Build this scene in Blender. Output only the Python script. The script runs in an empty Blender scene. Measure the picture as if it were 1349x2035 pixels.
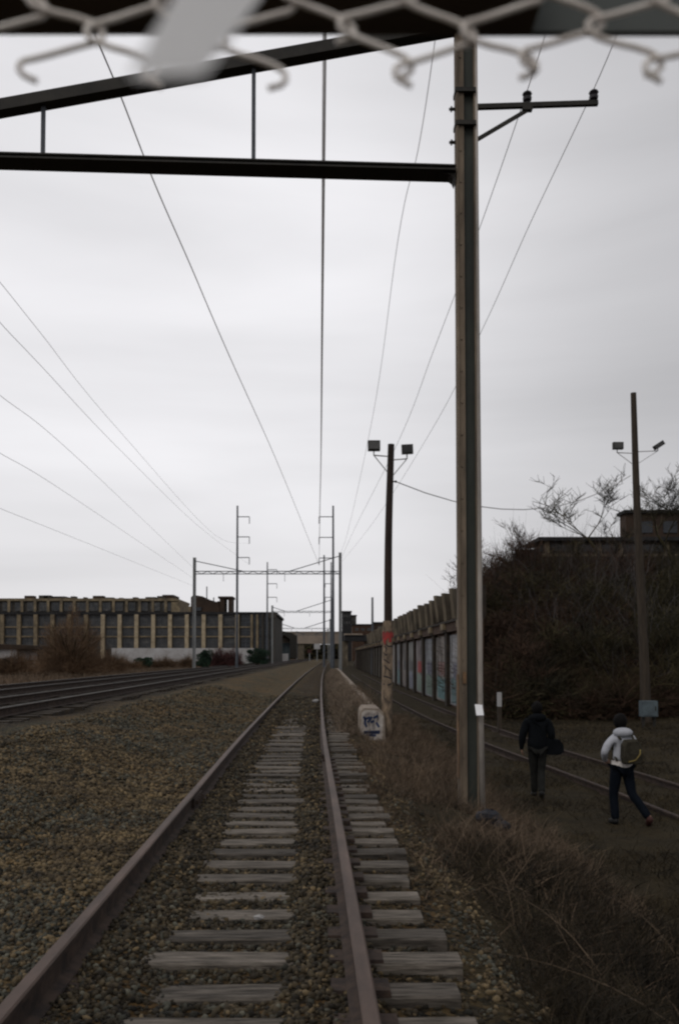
import bpy, math, random
import numpy as np
from mathutils import Vector, Matrix, noise
R = math.radians
PI = math.pi
random.seed(7)
rng = np.random.default_rng(7)
scene = bpy.context.scene
COL = scene.collection

# ------------------------------------------------------------------ camera
H = 1.46
FPX = 1750.0
PITCH = 2.0
CX, CY = 648.0, 1305.0 - 1750.0 * math.tan(math.radians(2.0))
cam = bpy.data.cameras.new('camera')
camo = bpy.data.objects.new('camera', cam)
COL.objects.link(camo)
camo.location = (0, 0, H)
camo.rotation_euler = (R(90 + PITCH), 0, 0)
cam.sensor_fit = 'VERTICAL'
cam.sensor_height = 36.0
cam.sensor_width = 24.0
cam.lens = FPX / 2035 * 36.0
cam.shift_x = (674.5 - CX) / 2035
cam.shift_y = -(1017.5 - CY) / 2035
cam.clip_start = 0.05
cam.clip_end = 6000
cam.dof.use_dof = True
cam.dof.focus_distance = 22.0
cam.dof.aperture_fstop = 5.6
scene.camera = camo

# ------------------------------------------------------------------ sky, sun, exposure
SUN_EL, SUN_AZ = 48.0, 205.0
w = bpy.data.worlds.new('World')
scene.world = w
w.use_nodes = True
nt = w.node_tree
nt.nodes.clear()
N = nt.nodes.new
L = nt.links.new
out = N('ShaderNodeOutputWorld')
bg = N('ShaderNodeBackground')
bg.inputs['Strength'].default_value = 0.1
sky = N('ShaderNodeTexSky')
sky.sky_type = 'NISHITA'
sky.sun_disc = False
sky.sun_elevation = R(SUN_EL)
sky.sun_rotation = R(SUN_AZ)
sky.air_density = 1.4
sky.dust_density = 4.0
tc = N('ShaderNodeTexCoord')
sep = N('ShaderNodeSeparateXYZ')
L(tc.outputs['Generated'], sep.inputs[0])
# layered stratus: wide flat streaks
mp = N('ShaderNodeMapping')
mp.inputs['Scale'].default_value = (0.9, 0.9, 5.5)
mp.inputs['Rotation'].default_value = (R(6), R(-5), 0)
L(tc.outputs['Generated'], mp.inputs[0])
n1 = N('ShaderNodeTexNoise')
n1.inputs['Scale'].default_value = 1.5
n1.inputs['Detail'].default_value = 5
n1.inputs['Roughness'].default_value = 0.45
n1.inputs['Distortion'].default_value = 0.35
L(mp.outputs[0], n1.inputs['Vector'])
mr = N('ShaderNodeMapRange')
mr.inputs[1].default_value = 0.3
mr.inputs[2].default_value = 0.7
mr.inputs[3].default_value = 0.82
mr.inputs[4].default_value = 1.06
L(n1.outputs['Fac'], mr.inputs[0])
# the cloud deck is thinner ahead, thicker to the east (right)
mx = N('ShaderNodeMapRange')
mx.interpolation_type = 'SMOOTHSTEP'
mx.inputs[1].default_value = -0.02
mx.inputs[2].default_value = 0.40
mx.inputs[3].default_value = 1.0
mx.inputs[4].default_value = 0.66
L(sep.outputs['X'], mx.inputs[0])
mz = N('ShaderNodeMapRange')  # overhead sky dimmed as well, so the ground renders darker
mz.interpolation_type = 'SMOOTHSTEP'
mz.inputs[1].default_value = 0.45
mz.inputs[2].default_value = 0.95
mz.inputs[3].default_value = 1.0
mz.inputs[4].default_value = 0.84
L(sep.outputs['Z'], mz.inputs[0])
m1 = N('ShaderNodeMath'); m1.operation = 'MULTIPLY'
m2 = N('ShaderNodeMath'); m2.operation = 'MULTIPLY'
L(mr.outputs[0], m1.inputs[0]); L(mx.outputs[0], m1.inputs[1])
my = N('ShaderNodeMapRange')          # sky dimmed behind the camera to darken the ground, full ahead
my.interpolation_type = 'SMOOTHSTEP'
my.inputs[1].default_value = -0.5
my.inputs[2].default_value = 0.1
my.inputs[3].default_value = 0.78
my.inputs[4].default_value = 1.0
L(sep.outputs['Y'], my.inputs[0])
mh = N('ShaderNodeMapRange')          # greyer band of cloud low over the horizon
mh.interpolation_type = 'SMOOTHSTEP'
mh.inputs[1].default_value = 0.02
mh.inputs[2].default_value = 0.22
mh.inputs[3].default_value = 0.86
mh.inputs[4].default_value = 1.0
L(sep.outputs['Z'], mh.inputs[0])
m4 = N('ShaderNodeMath'); m4.operation = 'MULTIPLY'
L(my.outputs[0], m4.inputs[0]); L(mh.outputs[0], m4.inputs[1])
m3 = N('ShaderNodeMath'); m3.operation = 'MULTIPLY'
L(mz.outputs[0], m3.inputs[0]); L(m4.outputs[0], m3.inputs[1])
L(m1.outputs[0], m2.inputs[0]); L(m3.outputs[0], m2.inputs[1])
grey = N('ShaderNodeVectorMath'); grey.operation = 'SCALE'
grey.inputs[0].default_value = (8.85, 8.75, 9.0)
L(m2.outputs[0], grey.inputs['Scale'])
mix = N('ShaderNodeMix'); mix.data_type = 'RGBA'
mix.inputs['Factor'].default_value = 0.96
L(sky.outputs[0], mix.inputs['A'])
L(grey.outputs[0], mix.inputs['B'])
L(mix.outputs['Result'], bg.inputs['Color'])
L(bg.outputs[0], out.inputs[0])

sun = bpy.data.lights.new('sun', 'SUN')
sun.energy = 0.6
sun.angle = R(22)
sun.color = (1.0, 0.95, 0.88)
suno = bpy.data.objects.new('sun', sun)
COL.objects.link(suno)
_sd = Vector((math.sin(R(SUN_AZ)) * math.cos(R(SUN_EL)), math.cos(R(SUN_AZ)) * math.cos(R(SUN_EL)), math.sin(R(SUN_EL))))
suno.rotation_euler = _sd.to_track_quat('Z', 'Y').to_euler()
scene.view_settings.view_transform = 'Standard'
scene.view_settings.look = 'None'
scene.view_settings.exposure = 0
scene.view_settings.gamma = 1
scene.cycles.max_bounces = 4
scene.cycles.diffuse_bounces = 2
scene.cycles.glossy_bounces = 2
scene.cycles.pixel_filter_type = 'BLACKMAN_HARRIS'
scene.cycles.filter_width = 2.3

# ------------------------------------------------------------------ helpers
def P(px, py, Y):
    """pixel of the 1349x2035 photograph on the vertical plane at distance Y -> world point"""
    rx, ry = (px - CX) / FPX, (CY - py) / FPX
    c, s = math.cos(R(PITCH)), math.sin(R(PITCH))
    dx, dy, dz = rx, c - s * ry, s + c * ry
    t = Y / dy
    return Vector((dx * t, Y, H + dz * t))

def ss(a, b, x):
    t = np.clip((x - a) / (b - a), 0, 1)
    return t * t * (3 - 2 * t)

def mat(name, c1, c2=None, scale=4.0, rough=0.85, bump=0.3, metal=0.0, c3=None, stretch=(1, 1, 1), spec=0.3, detail=6, island=0.0, translucent=0, objrand=0):
    m = bpy.data.materials.new(name)
    m.use_nodes = True
    t = m.node_tree
    b = t.nodes['Principled BSDF']
    b.inputs['Roughness'].default_value = rough
    b.inputs['Metallic'].default_value = metal
    b.inputs['Specular IOR Level'].default_value = spec
    c2 = c2 or tuple(x * 0.6 for x in c1)
    co = t.nodes.new('ShaderNodeTexCoord')
    mpn = t.nodes.new('ShaderNodeMapping')
    mpn.inputs['Scale'].default_value = stretch
    t.links.new(co.outputs['Object'], mpn.inputs[0])
    n = t.nodes.new('ShaderNodeTexNoise')
    n.inputs['Scale'].default_value = scale
    n.inputs['Detail'].default_value = detail
    n.inputs['Roughness'].default_value = 0.65
    t.links.new(mpn.outputs[0], n.inputs['Vector'])
    r = t.nodes.new('ShaderNodeValToRGB')
    r.color_ramp.elements[0].position = 0.36
    r.color_ramp.elements[1].position = 0.64
    r.color_ramp.elements[0].color = (*c2, 1)
    r.color_ramp.elements[1].color = (*c1, 1)
    if c3:
        e = r.color_ramp.elements.new(0.74)
        e.color = (*c3, 1)
    t.links.new(n.outputs['Fac'], r.inputs[0])
    src = r.outputs[0]
    if island:
        g = t.nodes.new('ShaderNodeNewGeometry')
        h = t.nodes.new('ShaderNodeHueSaturation')
        mm = t.nodes.new('ShaderNodeMapRange')
        mm.inputs[3].default_value = 1 - island
        mm.inputs[4].default_value = 1 + island
        t.links.new(g.outputs['Random Per Island'], mm.inputs[0])
        t.links.new(mm.outputs[0], h.inputs['Value'])
        t.links.new(src, h.inputs['Color'])
        src = h.outputs[0]
    if objrand:
        oi = t.nodes.new('ShaderNodeObjectInfo')
        h = t.nodes.new('ShaderNodeHueSaturation')
        mm = t.nodes.new('ShaderNodeMapRange')
        mm.inputs[3].default_value = 1 - objrand
        mm.inputs[4].default_value = 1 + objrand
        t.links.new(oi.outputs['Random'], mm.inputs[0])
        t.links.new(mm.outputs[0], h.inputs['Value'])
        t.links.new(src, h.inputs['Color'])
        src = h.outputs[0]
    t.links.new(src, b.inputs['Base Color'])
    if bump:
        bn = t.nodes.new('ShaderNodeBump')
        bn.inputs['Strength'].default_value = bump
        bn.inputs['Distance'].default_value = 0.02
        t.links.new(n.outputs['Fac'], bn.inputs['Height'])
        t.links.new(bn.outputs[0], b.inputs['Normal'])
    if translucent:
        tr = t.nodes.new('ShaderNodeBsdfTranslucent')
        t.links.new(src, tr.inputs[0])
        ms = t.nodes.new('ShaderNodeMixShader')
        ms.inputs[0].default_value = translucent
        o = t.nodes['Material Output']
        t.links.new(b.outputs[0], ms.inputs[1]); t.links.new(tr.outputs[0], ms.inputs[2])
        t.links.new(ms.outputs[0], o.inputs[0])
    return m

class MB:
    def __init__(s):
        s.v, s.f, s.m = [], [], []
    def quad_box(s, pts, mi=0):
        """pts: 8 corners, bottom ring 0-3, top ring 4-7"""
        b = len(s.v)
        s.v += [tuple(p) for p in pts]
        for f in ((0, 3, 2, 1), (4, 5, 6, 7), (0, 1, 5, 4), (1, 2, 6, 5), (2, 3, 7, 6), (3, 0, 4, 7)):
            s.f.append([b + i for i in f]); s.m.append(mi)
        return s
    def box(s, x0, x1, y0, y1, z0, z1, mi=0):
        return s.quad_box([(x0, y0, z0), (x1, y0, z0), (x1, y1, z0), (x0, y1, z0), (x0, y0, z1), (x1, y0, z1), (x1, y1, z1), (x0, y1, z1)], mi)
    def obox(s, c, size, rot=(0, 0, 0), mi=0):
        from mathutils import Euler
        M = Euler(rot).to_matrix()
        c = Vector(c)
        hx, hy, hz = size[0] / 2, size[1] / 2, size[2] / 2
        pts = [(-hx, -hy, -hz), (hx, -hy, -hz), (hx, hy, -hz), (-hx, hy, -hz), (-hx, -hy, hz), (hx, -hy, hz), (hx, hy, hz), (-hx, hy, hz)]
        return s.quad_box([c + M @ Vector(p) for p in pts], mi)
    def bar(s, a, b, w, h=None, mi=0):
        h = h or w
        a, b = Vector(a), Vector(b)
        d = (b - a).normalized()
        up = Vector((0, 0, 1)) if abs(d.z) < 0.95 else Vector((0, 1, 0))
        sx = d.cross(up).normalized() * (w / 2)
        sy = sx.cross(d).normalized() * (h / 2)
        return s.quad_box([a - sx - sy, a + sx - sy, a + sx + sy, a - sx + sy, b - sx - sy, b + sx - sy, b + sx + sy, b - sx + sy], mi)
    def tube(s, path, rad, n=8, mi=0, cap=True):
        path = [Vector(p) for p in path]
        if not hasattr(rad, '__len__'):
            rad = [rad] * len(path)
        b = len(s.v)
        prev = None
        for i, p in enumerate(path):
            d = (path[min(i + 1, len(path) - 1)] - path[max(i - 1, 0)])
            d = d.normalized() if d.length > 1e-9 else Vector((0, 0, 1))
            if prev is None:
                u = d.orthogonal().normalized()
            else:
                u = (prev - d * prev.dot(d))
                u = u.normalized() if u.length > 1e-6 else d.orthogonal().normalized()
            prev = u
            v = d.cross(u)
            for k in range(n):
                a = 2 * PI * k / n
                s.v.append(tuple(p + (u * math.cos(a) + v * math.sin(a)) * rad[i]))
        for i in range(len(path) - 1):
            for k in range(n):
                k2 = (k + 1) % n
                s.f.append([b + i * n + k, b + i * n + k2, b + (i + 1) * n + k2, b + (i + 1) * n + k]); s.m.append(mi)
        if cap:
            s.f.append([b + k for k in range(n)][::-1]); s.m.append(mi)
            s.f.append([b + (len(path) - 1) * n + k for k in range(n)]); s.m.append(mi)
        return s
    def sweep(s, prof, path, mis=None, up=None, cap=True):
        """prof: list of (x,z) closed, swept along path (x lateral, z up)"""
        path = [Vector(p) for p in path]
        b = len(s.v); n = len(prof)
        for i, p in enumerate(path):
            d = (path[min(i + 1, len(path) - 1)] - path[max(i - 1, 0)]).normalized()
            r = d.cross(Vector((0, 0, 1))).normalized()
            for (x, z) in prof:
                s.v.append(tuple(p + r * x + Vector((0, 0, z))))
        for i in range(len(path) - 1):
            for k in range(n):
                k2 = (k + 1) % n
                s.f.append([b + i * n + k, b + i * n + k2, b + (i + 1) * n + k2, b + (i + 1) * n + k])
                s.m.append(mis[k] if mis else 0)
        if cap:
            s.f.append([b + k for k in range(n)]); s.m.append(0)
            s.f.append([b + (len(path) - 1) * n + k for k in range(n)][::-1]); s.m.append(0)
        return s
    def poly(s, pts, thick, axis='y', mi=0):
        """extruded outline; pts in (x,z) at y0..y0+thick given as (x,y,z)"""
        b = len(s.v); n = len(pts)
        off = Vector({'x': (thick, 0, 0), 'y': (0, thick, 0), 'z': (0, 0, thick)}[axis])
        s.v += [tuple(p) for p in pts] + [tuple(Vector(p) + off) for p in pts]
        s.f.append([b + i for i in range(n)]); s.m.append(mi)
        s.f.append([b + n + i for i in range(n)][::-1]); s.m.append(mi)
        for i in range(n):
            j = (i + 1) % n
            s.f.append([b + j, b + i, b + n + i, b + n + j]); s.m.append(mi)
        return s
    def ball(s, c, r, nu=10, nv=7, mi=0, sc=(1, 1, 1)):
        b = len(s.v); c = Vector(c)
        for j in range(nv + 1):
            th = PI * j / nv
            for i in range(nu):
                a = 2 * PI * i / nu
                s.v.append((c.x + r * sc[0] * math.sin(th) * math.cos(a), c.y + r * sc[1] * math.sin(th) * math.sin(a), c.z + r * sc[2] * math.cos(th)))
        for j in range(nv):
            for i in range(nu):
                i2 = (i + 1) % nu
                s.f.append([b + j * nu + i, b + (j + 1) * nu + i, b + (j + 1) * nu + i2, b + j * nu + i2]); s.m.append(mi)
        return s
    def build(s, name, mats, parent=None, loc=None, smooth=False):
        me = bpy.data.meshes.new(name)
        me.from_pydata(s.v, [], s.f)
        mats = mats if isinstance(mats, (list, tuple)) else [mats]
        for m in mats:
            me.materials.append(m)
        if len(mats) > 1:
            me.polygons.foreach_set('material_index', s.m)
        if smooth:
            me.polygons.foreach_set('use_smooth', [True] * len(me.polygons))
        me.validate()
        o = bpy.data.objects.new(name, me)
        COL.objects.link(o)
        if loc:
            o.location = loc
        if parent:
            attach(o, parent)
        return o

def attach(o, parent):
    """world-space mesh under a parent that stands at its own location"""
    o.parent = parent
    if parent.type == 'EMPTY' or parent.parent or tuple(parent.location) != (0, 0, 0):
        M = Matrix.Identity(4)
        q = parent
        chain = []
        while q:
            chain.append(Matrix.LocRotScale(q.location, q.rotation_euler, q.scale) if not q.get('_inv') else Matrix.Identity(4))
            q = q.parent
        for c in chain[::-1]:
            M = M @ c
        if o.type == 'MESH' and M != Matrix.Identity(4):
            o.data.transform(M.inverted())
    return o

def npmesh(name, V, F, mats, parent=None, midx=None, smooth=False):
    """V (n,3) and F (m,k) numpy"""
    me = bpy.data.meshes.new(name)
    me.vertices.add(len(V)); me.vertices.foreach_set('co', V.astype(np.float32).ravel())
    m, k = F.shape
    me.loops.add(m * k); me.loops.foreach_set('vertex_index', F.astype(np.int32).ravel())
    me.polygons.add(m)
    me.polygons.foreach_set('loop_start', np.arange(0, m * k, k, dtype=np.int32))
    me.polygons.foreach_set('loop_total', np.full(m, k, dtype=np.int32))
    mats = mats if isinstance(mats, (list, tuple)) else [mats]
    for q in mats:
        me.materials.append(q)
    if midx is not None:
        me.polygons.foreach_set('material_index', midx.astype(np.int32))
    if smooth:
        me.polygons.foreach_set('use_smooth', np.ones(m, bool))
    me.update(calc_edges=True)
    o = bpy.data.objects.new(name, me)
    COL.objects.link(o)
    if parent:
        attach(o, parent)
    return o

def tag(o, label=None, cat=None, group=None, kind=None):
    if label: o['label'] = label
    if cat: o['category'] = cat
    if group: o['group'] = group
    if kind: o['kind'] = kind
    return o

def thing(name, loc, label, cat, group=None):
    o = bpy.data.objects.new(name, None)
    COL.objects.link(o)
    o.empty_display_size = 0.3
    o.location = loc
    return tag(o, label, cat, group)

# ------------------------------------------------------------------ materials
M = {}
M['rail_top'] = mat('worn rail steel', (.095, .062, .048), (.045, .03, .023), 5, .65, .25, stretch=(1, .25, 1), spec=.3, c3=(.14, .10, .085))
M['rail_side'] = mat('rusted rail side', (.06, .04, .03), (.022, .016, .014), 9, .9, .4)
M['main_rail_top'] = mat('dull main rail', (.055, .048, .04), (.03, .027, .024), 6, .6, .1, spec=.3)
M['tie'] = mat('weathered grey tie wood', (.155, .134, .112), (.034, .029, .023), 5, .95, .9, c3=(.27, .24, .205), stretch=(.8, 7, 7), objrand=.4)
M['tie_dark'] = mat('creosoted tie wood', (.045, .035, .025), (.018, .014, .01), 5, .9, .6, stretch=(.8, 6, 6))
M['stone'] = mat('crushed ballast stone', (.118, .086, .046), (.036, .028, .018), 2.2, .95, .2, c3=(.18, .115, .05), island=.8, detail=8)
M['stone_dark'] = mat('darker ballast stone', (.052, .040, .023), (.017, .014, .009), 3.1, .9, .2, island=.8)  # darker stones, mostly between the rails
M['stone_blue'] = mat('blue grey ballast stone', (.078, .074, .056), (.034, .034, .027), 3.1, .95, .2, island=.8)
M['steel_green'] = mat('dark green painted steel', (.045, .05, .042), (.026, .03, .026), 3, .7, .3, stretch=(1, 1, .3))
M['steel_tan'] = mat('grimy tan steel flange', (.21, .165, .12), (.09, .07, .052), 2.5, .85, .4, c3=(.30, .25, .19), stretch=(2, 2, .35))
M['steel_dark'] = mat('sooty steel', (.03, .027, .022), (.016, .015, .013), 4, .7, .3)
M['steel_grey'] = mat('galvanised grey steel', (.24, .25, .25), (.16, .165, .17), 3, .6, .15, stretch=(1, 1, .2))
M['steel_blue'] = mat('weathered blue grey steel', (.085, .095, .11), (.05, .056, .066), 3, .7, .2)
M['conduit'] = mat('pale grey conduit', (.40, .36, .32), (.22, .20, .18), 3, .6, .2, stretch=(1, 1, .3))
M['white'] = mat('white plate', (.85, .85, .85), (.75, .76, .78), 3, .4, .05)
M['wire'] = mat('aluminium conductor', (.8, .8, .8), (.7, .7, .7), 5, .6, .0)
M['wire_dark'] = mat('dark cable', (.5, .5, .5), (.4, .4, .4), 5, .6, .0)
M['wood_pole'] = mat('creosoted pole wood', (.040, .026, .02), (.016, .012, .011), 5, .9, .6, stretch=(4, 4, .3))
M['wood_pole_pale'] = mat('brown pole wood', (.055, .042, .03), (.028, .022, .017), 5, .9, .6, stretch=(4, 4, .3))
M['pole_paint'] = mat('peeling cream paint on wood', (.30, .225, .155), (.05, .04, .032), 4.5, .9, .5, c3=(.40, .33, .26), stretch=(2, 2, .7))
M['red_paint'] = mat('red spray paint', (.36, .04, .035), (.17, .03, .028), 5, .7, .1)
M['black_paint'] = mat('black spray paint', (.02, .022, .03), (.012, .012, .016), 5, .7, .0)
M['blue_paint'] = mat('navy spray paint', (.03, .05, .12), (.02, .03, .07), 6, .7, .0)
M['concrete'] = mat('weathered concrete', (.30, .25, .20), (.16, .13, .105), 3, .95, .5, c3=(.36, .31, .26))
M['concrete_dk'] = mat('stained concrete slab', (.15, .125, .09), (.06, .05, .038), 1.6, .95, .5, c3=(.24, .2, .14), stretch=(1, 1, .5))
M['brick_dk'] = mat('sooty brown brick', (.075, .042, .026), (.035, .022, .016), 2, .95, .5)
M['pilaster'] = mat('dark stained pilaster', (.035, .027, .020), (.02, .016, .013), 2, .95, .4)
M['glass'] = mat('dark window glass', (.02, .024, .03), (.012, .014, .018), 1.2, .25, .1, spec=.5)
M['glass_mul'] = mat('dusty window panes', (.075, .073, .07), (.02, .023, .026), 1.1, .5, .2, c3=(.20, .185, .165), spec=.4)
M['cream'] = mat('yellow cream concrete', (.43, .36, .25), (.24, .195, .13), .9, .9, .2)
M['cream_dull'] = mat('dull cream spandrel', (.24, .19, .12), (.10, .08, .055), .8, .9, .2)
M['bldg_dark'] = mat('grimy grey wall', (.06, .054, .045), (.035, .032, .028), .5, .95, .3)
M['bldg_brown'] = mat('brown brick wall', (.05, .032, .022), (.028, .02, .015), .6, .95, .3)
M['roof_dark'] = mat('tar roof edge', (.025, .025, .026), (.015, .015, .016), 1, .9, .2)
M['offwhite'] = mat('whitewashed wall', (.42, .42, .43), (.28, .27, .26), .5, .9, .2)
M['beige'] = mat('beige bridge girder', (.30, .25, .20), (.22, .18, .15), .2, .9, .2)
M['soil'] = None
M['grass_dry'] = mat('dead brown grass', (.15, .107, .072), (.048, .035, .023), 1.5, .95, 0, island=.55)
M['grass_pale'] = mat('bleached straw stems', (.20, .155, .115), (.11, .085, .062), 2, .95, 0, island=.4)
M['grass_olive'] = mat('olive brown grass', (.062, .047, .024), (.024, .018, .010), 1.1, .95, 0, island=.5)
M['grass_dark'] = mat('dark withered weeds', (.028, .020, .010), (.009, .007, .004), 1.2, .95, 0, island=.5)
M['twig'] = mat('bare twigs', (.062, .051, .022), (.008, .0075, .0045), .3, .95, 0, island=.6)
M['twig_red'] = mat('reddish bare twigs', (.065, .036, .022), (.03, .018, .012), 1, .95, 0, island=.4)
M['twig_grey'] = mat('grey bare branches', (.075, .068, .066), (.045, .04, .04), 1, .95, 0)
M['leaf_dark'] = mat('dark olive leaves', (.045, .038, .014), (.008, .008, .004), .35, .9, 0, island=.6)
M['leaf_green'] = mat('dark green leaves', (.02, .045, .025), (.012, .025, .016), .6, .9, 0, island=.6)
M['skin'] = mat('skin', (.30, .17, .12), (.26, .15, .10), 8, .6, 0)
M['jacket_black'] = mat('black jacket cloth', (.008, .009, .011), (.005, .006, .007), 9, .95, .4, spec=.05)
M['trouser_grey'] = mat('charcoal trousers', (.022, .022, .02), (.014, .014, .013), 9, .9, .4, spec=.05)
M['hoodie'] = mat('light grey hoodie cloth', (.42, .43, .47), (.32, .33, .36), 7, .95, .3)
M['shirt_white'] = mat('white shirt hem', (.62, .58, .55), (.5, .47, .45), 7, .9, .2)
M['denim'] = mat('dark navy denim', (.007, .009, .014), (.004, .006, .009), 12, .9, .4, spec=.05)
M['hair'] = mat('black hair', (.008, .007, .007), (.004, .004, .004), 20, .8, .5, spec=.08)
M['pack'] = mat('dark olive backpack cloth', (.05, .045, .034), (.026, .023, .017), 9, .9, .4, spec=.05)
M['yellow'] = mat('dull yellow trim', (.25, .19, .06), (.16, .12, .04), 6, .8, .1)
M['shoe_red'] = mat('red brown shoe', (.045, .016, .013), (.05, .018, .015), 6, .7, .1)
M['shoe_black'] = mat('black shoe', (.012, .012, .012), (.008, .008, .008), 6, .7, .1)
M['box_blue'] = mat('pale blue grey cabinet', (.10, .13, .145), (.055, .07, .08), 3, .7, .2)
M['galv_wire'] = mat('galvanised fence wire', (.85, .80, .74), (.6, .54, .49), 30, .45, .1, spec=.5)
M['plank'] = mat('near black overlap board', (.10, .078, .06), (.055, .044, .036), 3, .8, .3, stretch=(1, 6, 6))
M['plate'] = mat('dark grey overlap panel', (.10, .11, .105), (.07, .08, .078), 2, .7, .1)
M['strip'] = mat('white flare strip', (.96, .96, .96), (.95, .95, .95), 3, .5, .0, translucent=.7)  # stands in for a streak of light, translucent so it renders bright

def ground_mat():
    m = bpy.data.materials.new('gravel and dead grass soil')
    m.use_nodes = True
    t = m.node_tree; nd = t.nodes.new; ln = t.links.new
    b = t.nodes['Principled BSDF']
    b.inputs['Roughness'].default_value = .97
    b.inputs['Specular IOR Level'].default_value = .1
    co = nd('ShaderNodeTexCoord')
    sp = nd('ShaderNodeSeparateXYZ'); ln(co.outputs['Object'], sp.inputs[0])
    vo = nd('ShaderNodeTexVoronoi'); vo.inputs['Scale'].default_value = 30
    vo.inputs['Randomness'].default_value = 1
    ln(co.outputs['Object'], vo.inputs['Vector'])
    big = nd('ShaderNodeTexNoise'); big.inputs['Scale'].default_value = .9; big.inputs['Detail'].default_value = 6
    ln(co.outputs['Object'], big.inputs['Vector'])
    sepc = nd('ShaderNodeSeparateColor'); ln(vo.outputs['Color'], sepc.inputs[0])
    cr = nd('ShaderNodeValToRGB')
    E = cr.color_ramp.elements
    E[0].position = 0; E[0].color = (.022, .021, .019, 1)
    E[1].position = 1; E[1].color = (.17, .13, .075, 1)
    e = E.new(.35); e.color = (.04, .039, .032, 1)
    e = E.new(.7); e.color = (.10, .078, .045, 1)
    ln(sepc.outputs[0], cr.inputs[0])
    # tan drift across the bed
    tan = nd('ShaderNodeMix'); tan.data_type = 'RGBA'; tan.blend_type = 'MULTIPLY'
    tr = nd('ShaderNodeValToRGB')
    tr.color_ramp.elements[0].position = .35; tr.color_ramp.elements[0].color = (.72, .78, .78, 1)
    tr.color_ramp.elements[1].position = .65; tr.color_ramp.elements[1].color = (1.2, 1.0, .78, 1)
    ln(big.outputs[0], tr.inputs[0])
    tan.inputs['Factor'].default_value = 1
    ln(cr.outputs[0], tan.inputs['A']); ln(tr.outputs[0], tan.inputs['B'])
    # dead grass / soil
    n3 = nd('ShaderNodeTexNoise'); n3.inputs['Scale'].default_value = 2.2; n3.inputs['Detail'].default_value = 9; n3.inputs['Roughness'].default_value = .75
    ln(co.outputs['Object'], n3.inputs['Vector'])
    c3 = nd('ShaderNodeValToRGB')
    c3.color_ramp.elements[0].position = .32; c3.color_ramp.elements[0].color = (.016, .013, .008, 1)
    c3.color_ramp.elements[1].position = .68; c3.color_ramp.elements[1].color = (.040, .030, .015, 1)
    ln(n3.outputs[0], c3.inputs[0])
    # far side ground beyond the main line: rusty dead grass
    c4 = nd('ShaderNodeValToRGB')
    c4.color_ramp.elements[0].position = .35; c4.color_ramp.elements[0].color = (.035, .026, .017, 1)
    c4.color_ramp.elements[1].position = .7; c4.color_ramp.elements[1].color = (.13, .075, .04, 1)
    ln(n3.outputs[0], c4.inputs[0])
    def edge(x0, x1):
        wv = nd('ShaderNodeMath'); wv.operation = 'MULTIPLY_ADD'
        wv.inputs[1].default_value = 1.4
        ln(n3.outputs[0], wv.inputs[0]); ln(sp.outputs[0], wv.inputs[2])
        q = nd('ShaderNodeMapRange'); q.inputs[1].default_value = x0 + .7; q.inputs[2].default_value = x1 + .7
        ln(wv.outputs[0], q.inputs[0])
        return q.outputs[0]
    mA = nd('ShaderNodeMix'); mA.data_type = 'RGBA'
    ln(edge(.55, 1.0), mA.inputs['Factor']); ln(tan.outputs['Result'], mA.inputs['A']); ln(c3.outputs[0], mA.inputs['B'])
    mB = nd('ShaderNodeMix'); mB.data_type = 'RGBA'
    ln(edge(-12.6, -11.6), mB.inputs['Factor']); ln(c4.outputs[0], mB.inputs['A']); ln(mA.outputs['Result'], mB.inputs['B'])
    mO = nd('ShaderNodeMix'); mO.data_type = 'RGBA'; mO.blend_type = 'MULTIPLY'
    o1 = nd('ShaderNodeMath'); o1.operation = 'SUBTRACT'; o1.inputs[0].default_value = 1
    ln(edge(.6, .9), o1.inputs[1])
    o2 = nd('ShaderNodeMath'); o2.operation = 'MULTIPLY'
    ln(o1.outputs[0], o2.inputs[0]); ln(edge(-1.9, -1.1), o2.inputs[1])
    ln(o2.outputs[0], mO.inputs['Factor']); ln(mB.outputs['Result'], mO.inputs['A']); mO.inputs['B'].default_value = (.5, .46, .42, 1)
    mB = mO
    mD = nd('ShaderNodeMix'); mD.data_type = 'RGBA'
    oa = nd('ShaderNodeMath'); oa.operation = 'SUBTRACT'; oa.inputs[0].default_value = 1
    ln(edge(-5.6, -4.9), oa.inputs[1])
    ob = nd('ShaderNodeMath'); ob.operation = 'MULTIPLY'
    ln(oa.outputs[0], ob.inputs[0]); ln(edge(-12.4, -11.8), ob.inputs[1])
    oc = nd('ShaderNodeMath'); oc.operation = 'MULTIPLY'; oc.inputs[1].default_value = .8
    ln(ob.outputs[0], oc.inputs[0]); ln(oc.outputs[0], mD.inputs['Factor'])
    ln(mB.outputs['Result'], mD.inputs['A']); mD.inputs['B'].default_value = (.02, .016, .012, 1)
    ln(mD.outputs['Result'], b.inputs['Base Color'])
    bn = nd('ShaderNodeBump'); bn.inputs['Strength'].default_value = .9; bn.inputs['Distance'].default_value = .03
    inv = nd('ShaderNodeMath'); inv.operation = 'SUBTRACT'; inv.inputs[0].default_value = 1
    ln(vo.outputs['Distance'], inv.inputs[1]); ln(inv.outputs[0], bn.inputs['Height'])
    ln(bn.outputs[0], b.inputs['Normal'])
    return m
M['ground'] = ground_mat()

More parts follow.
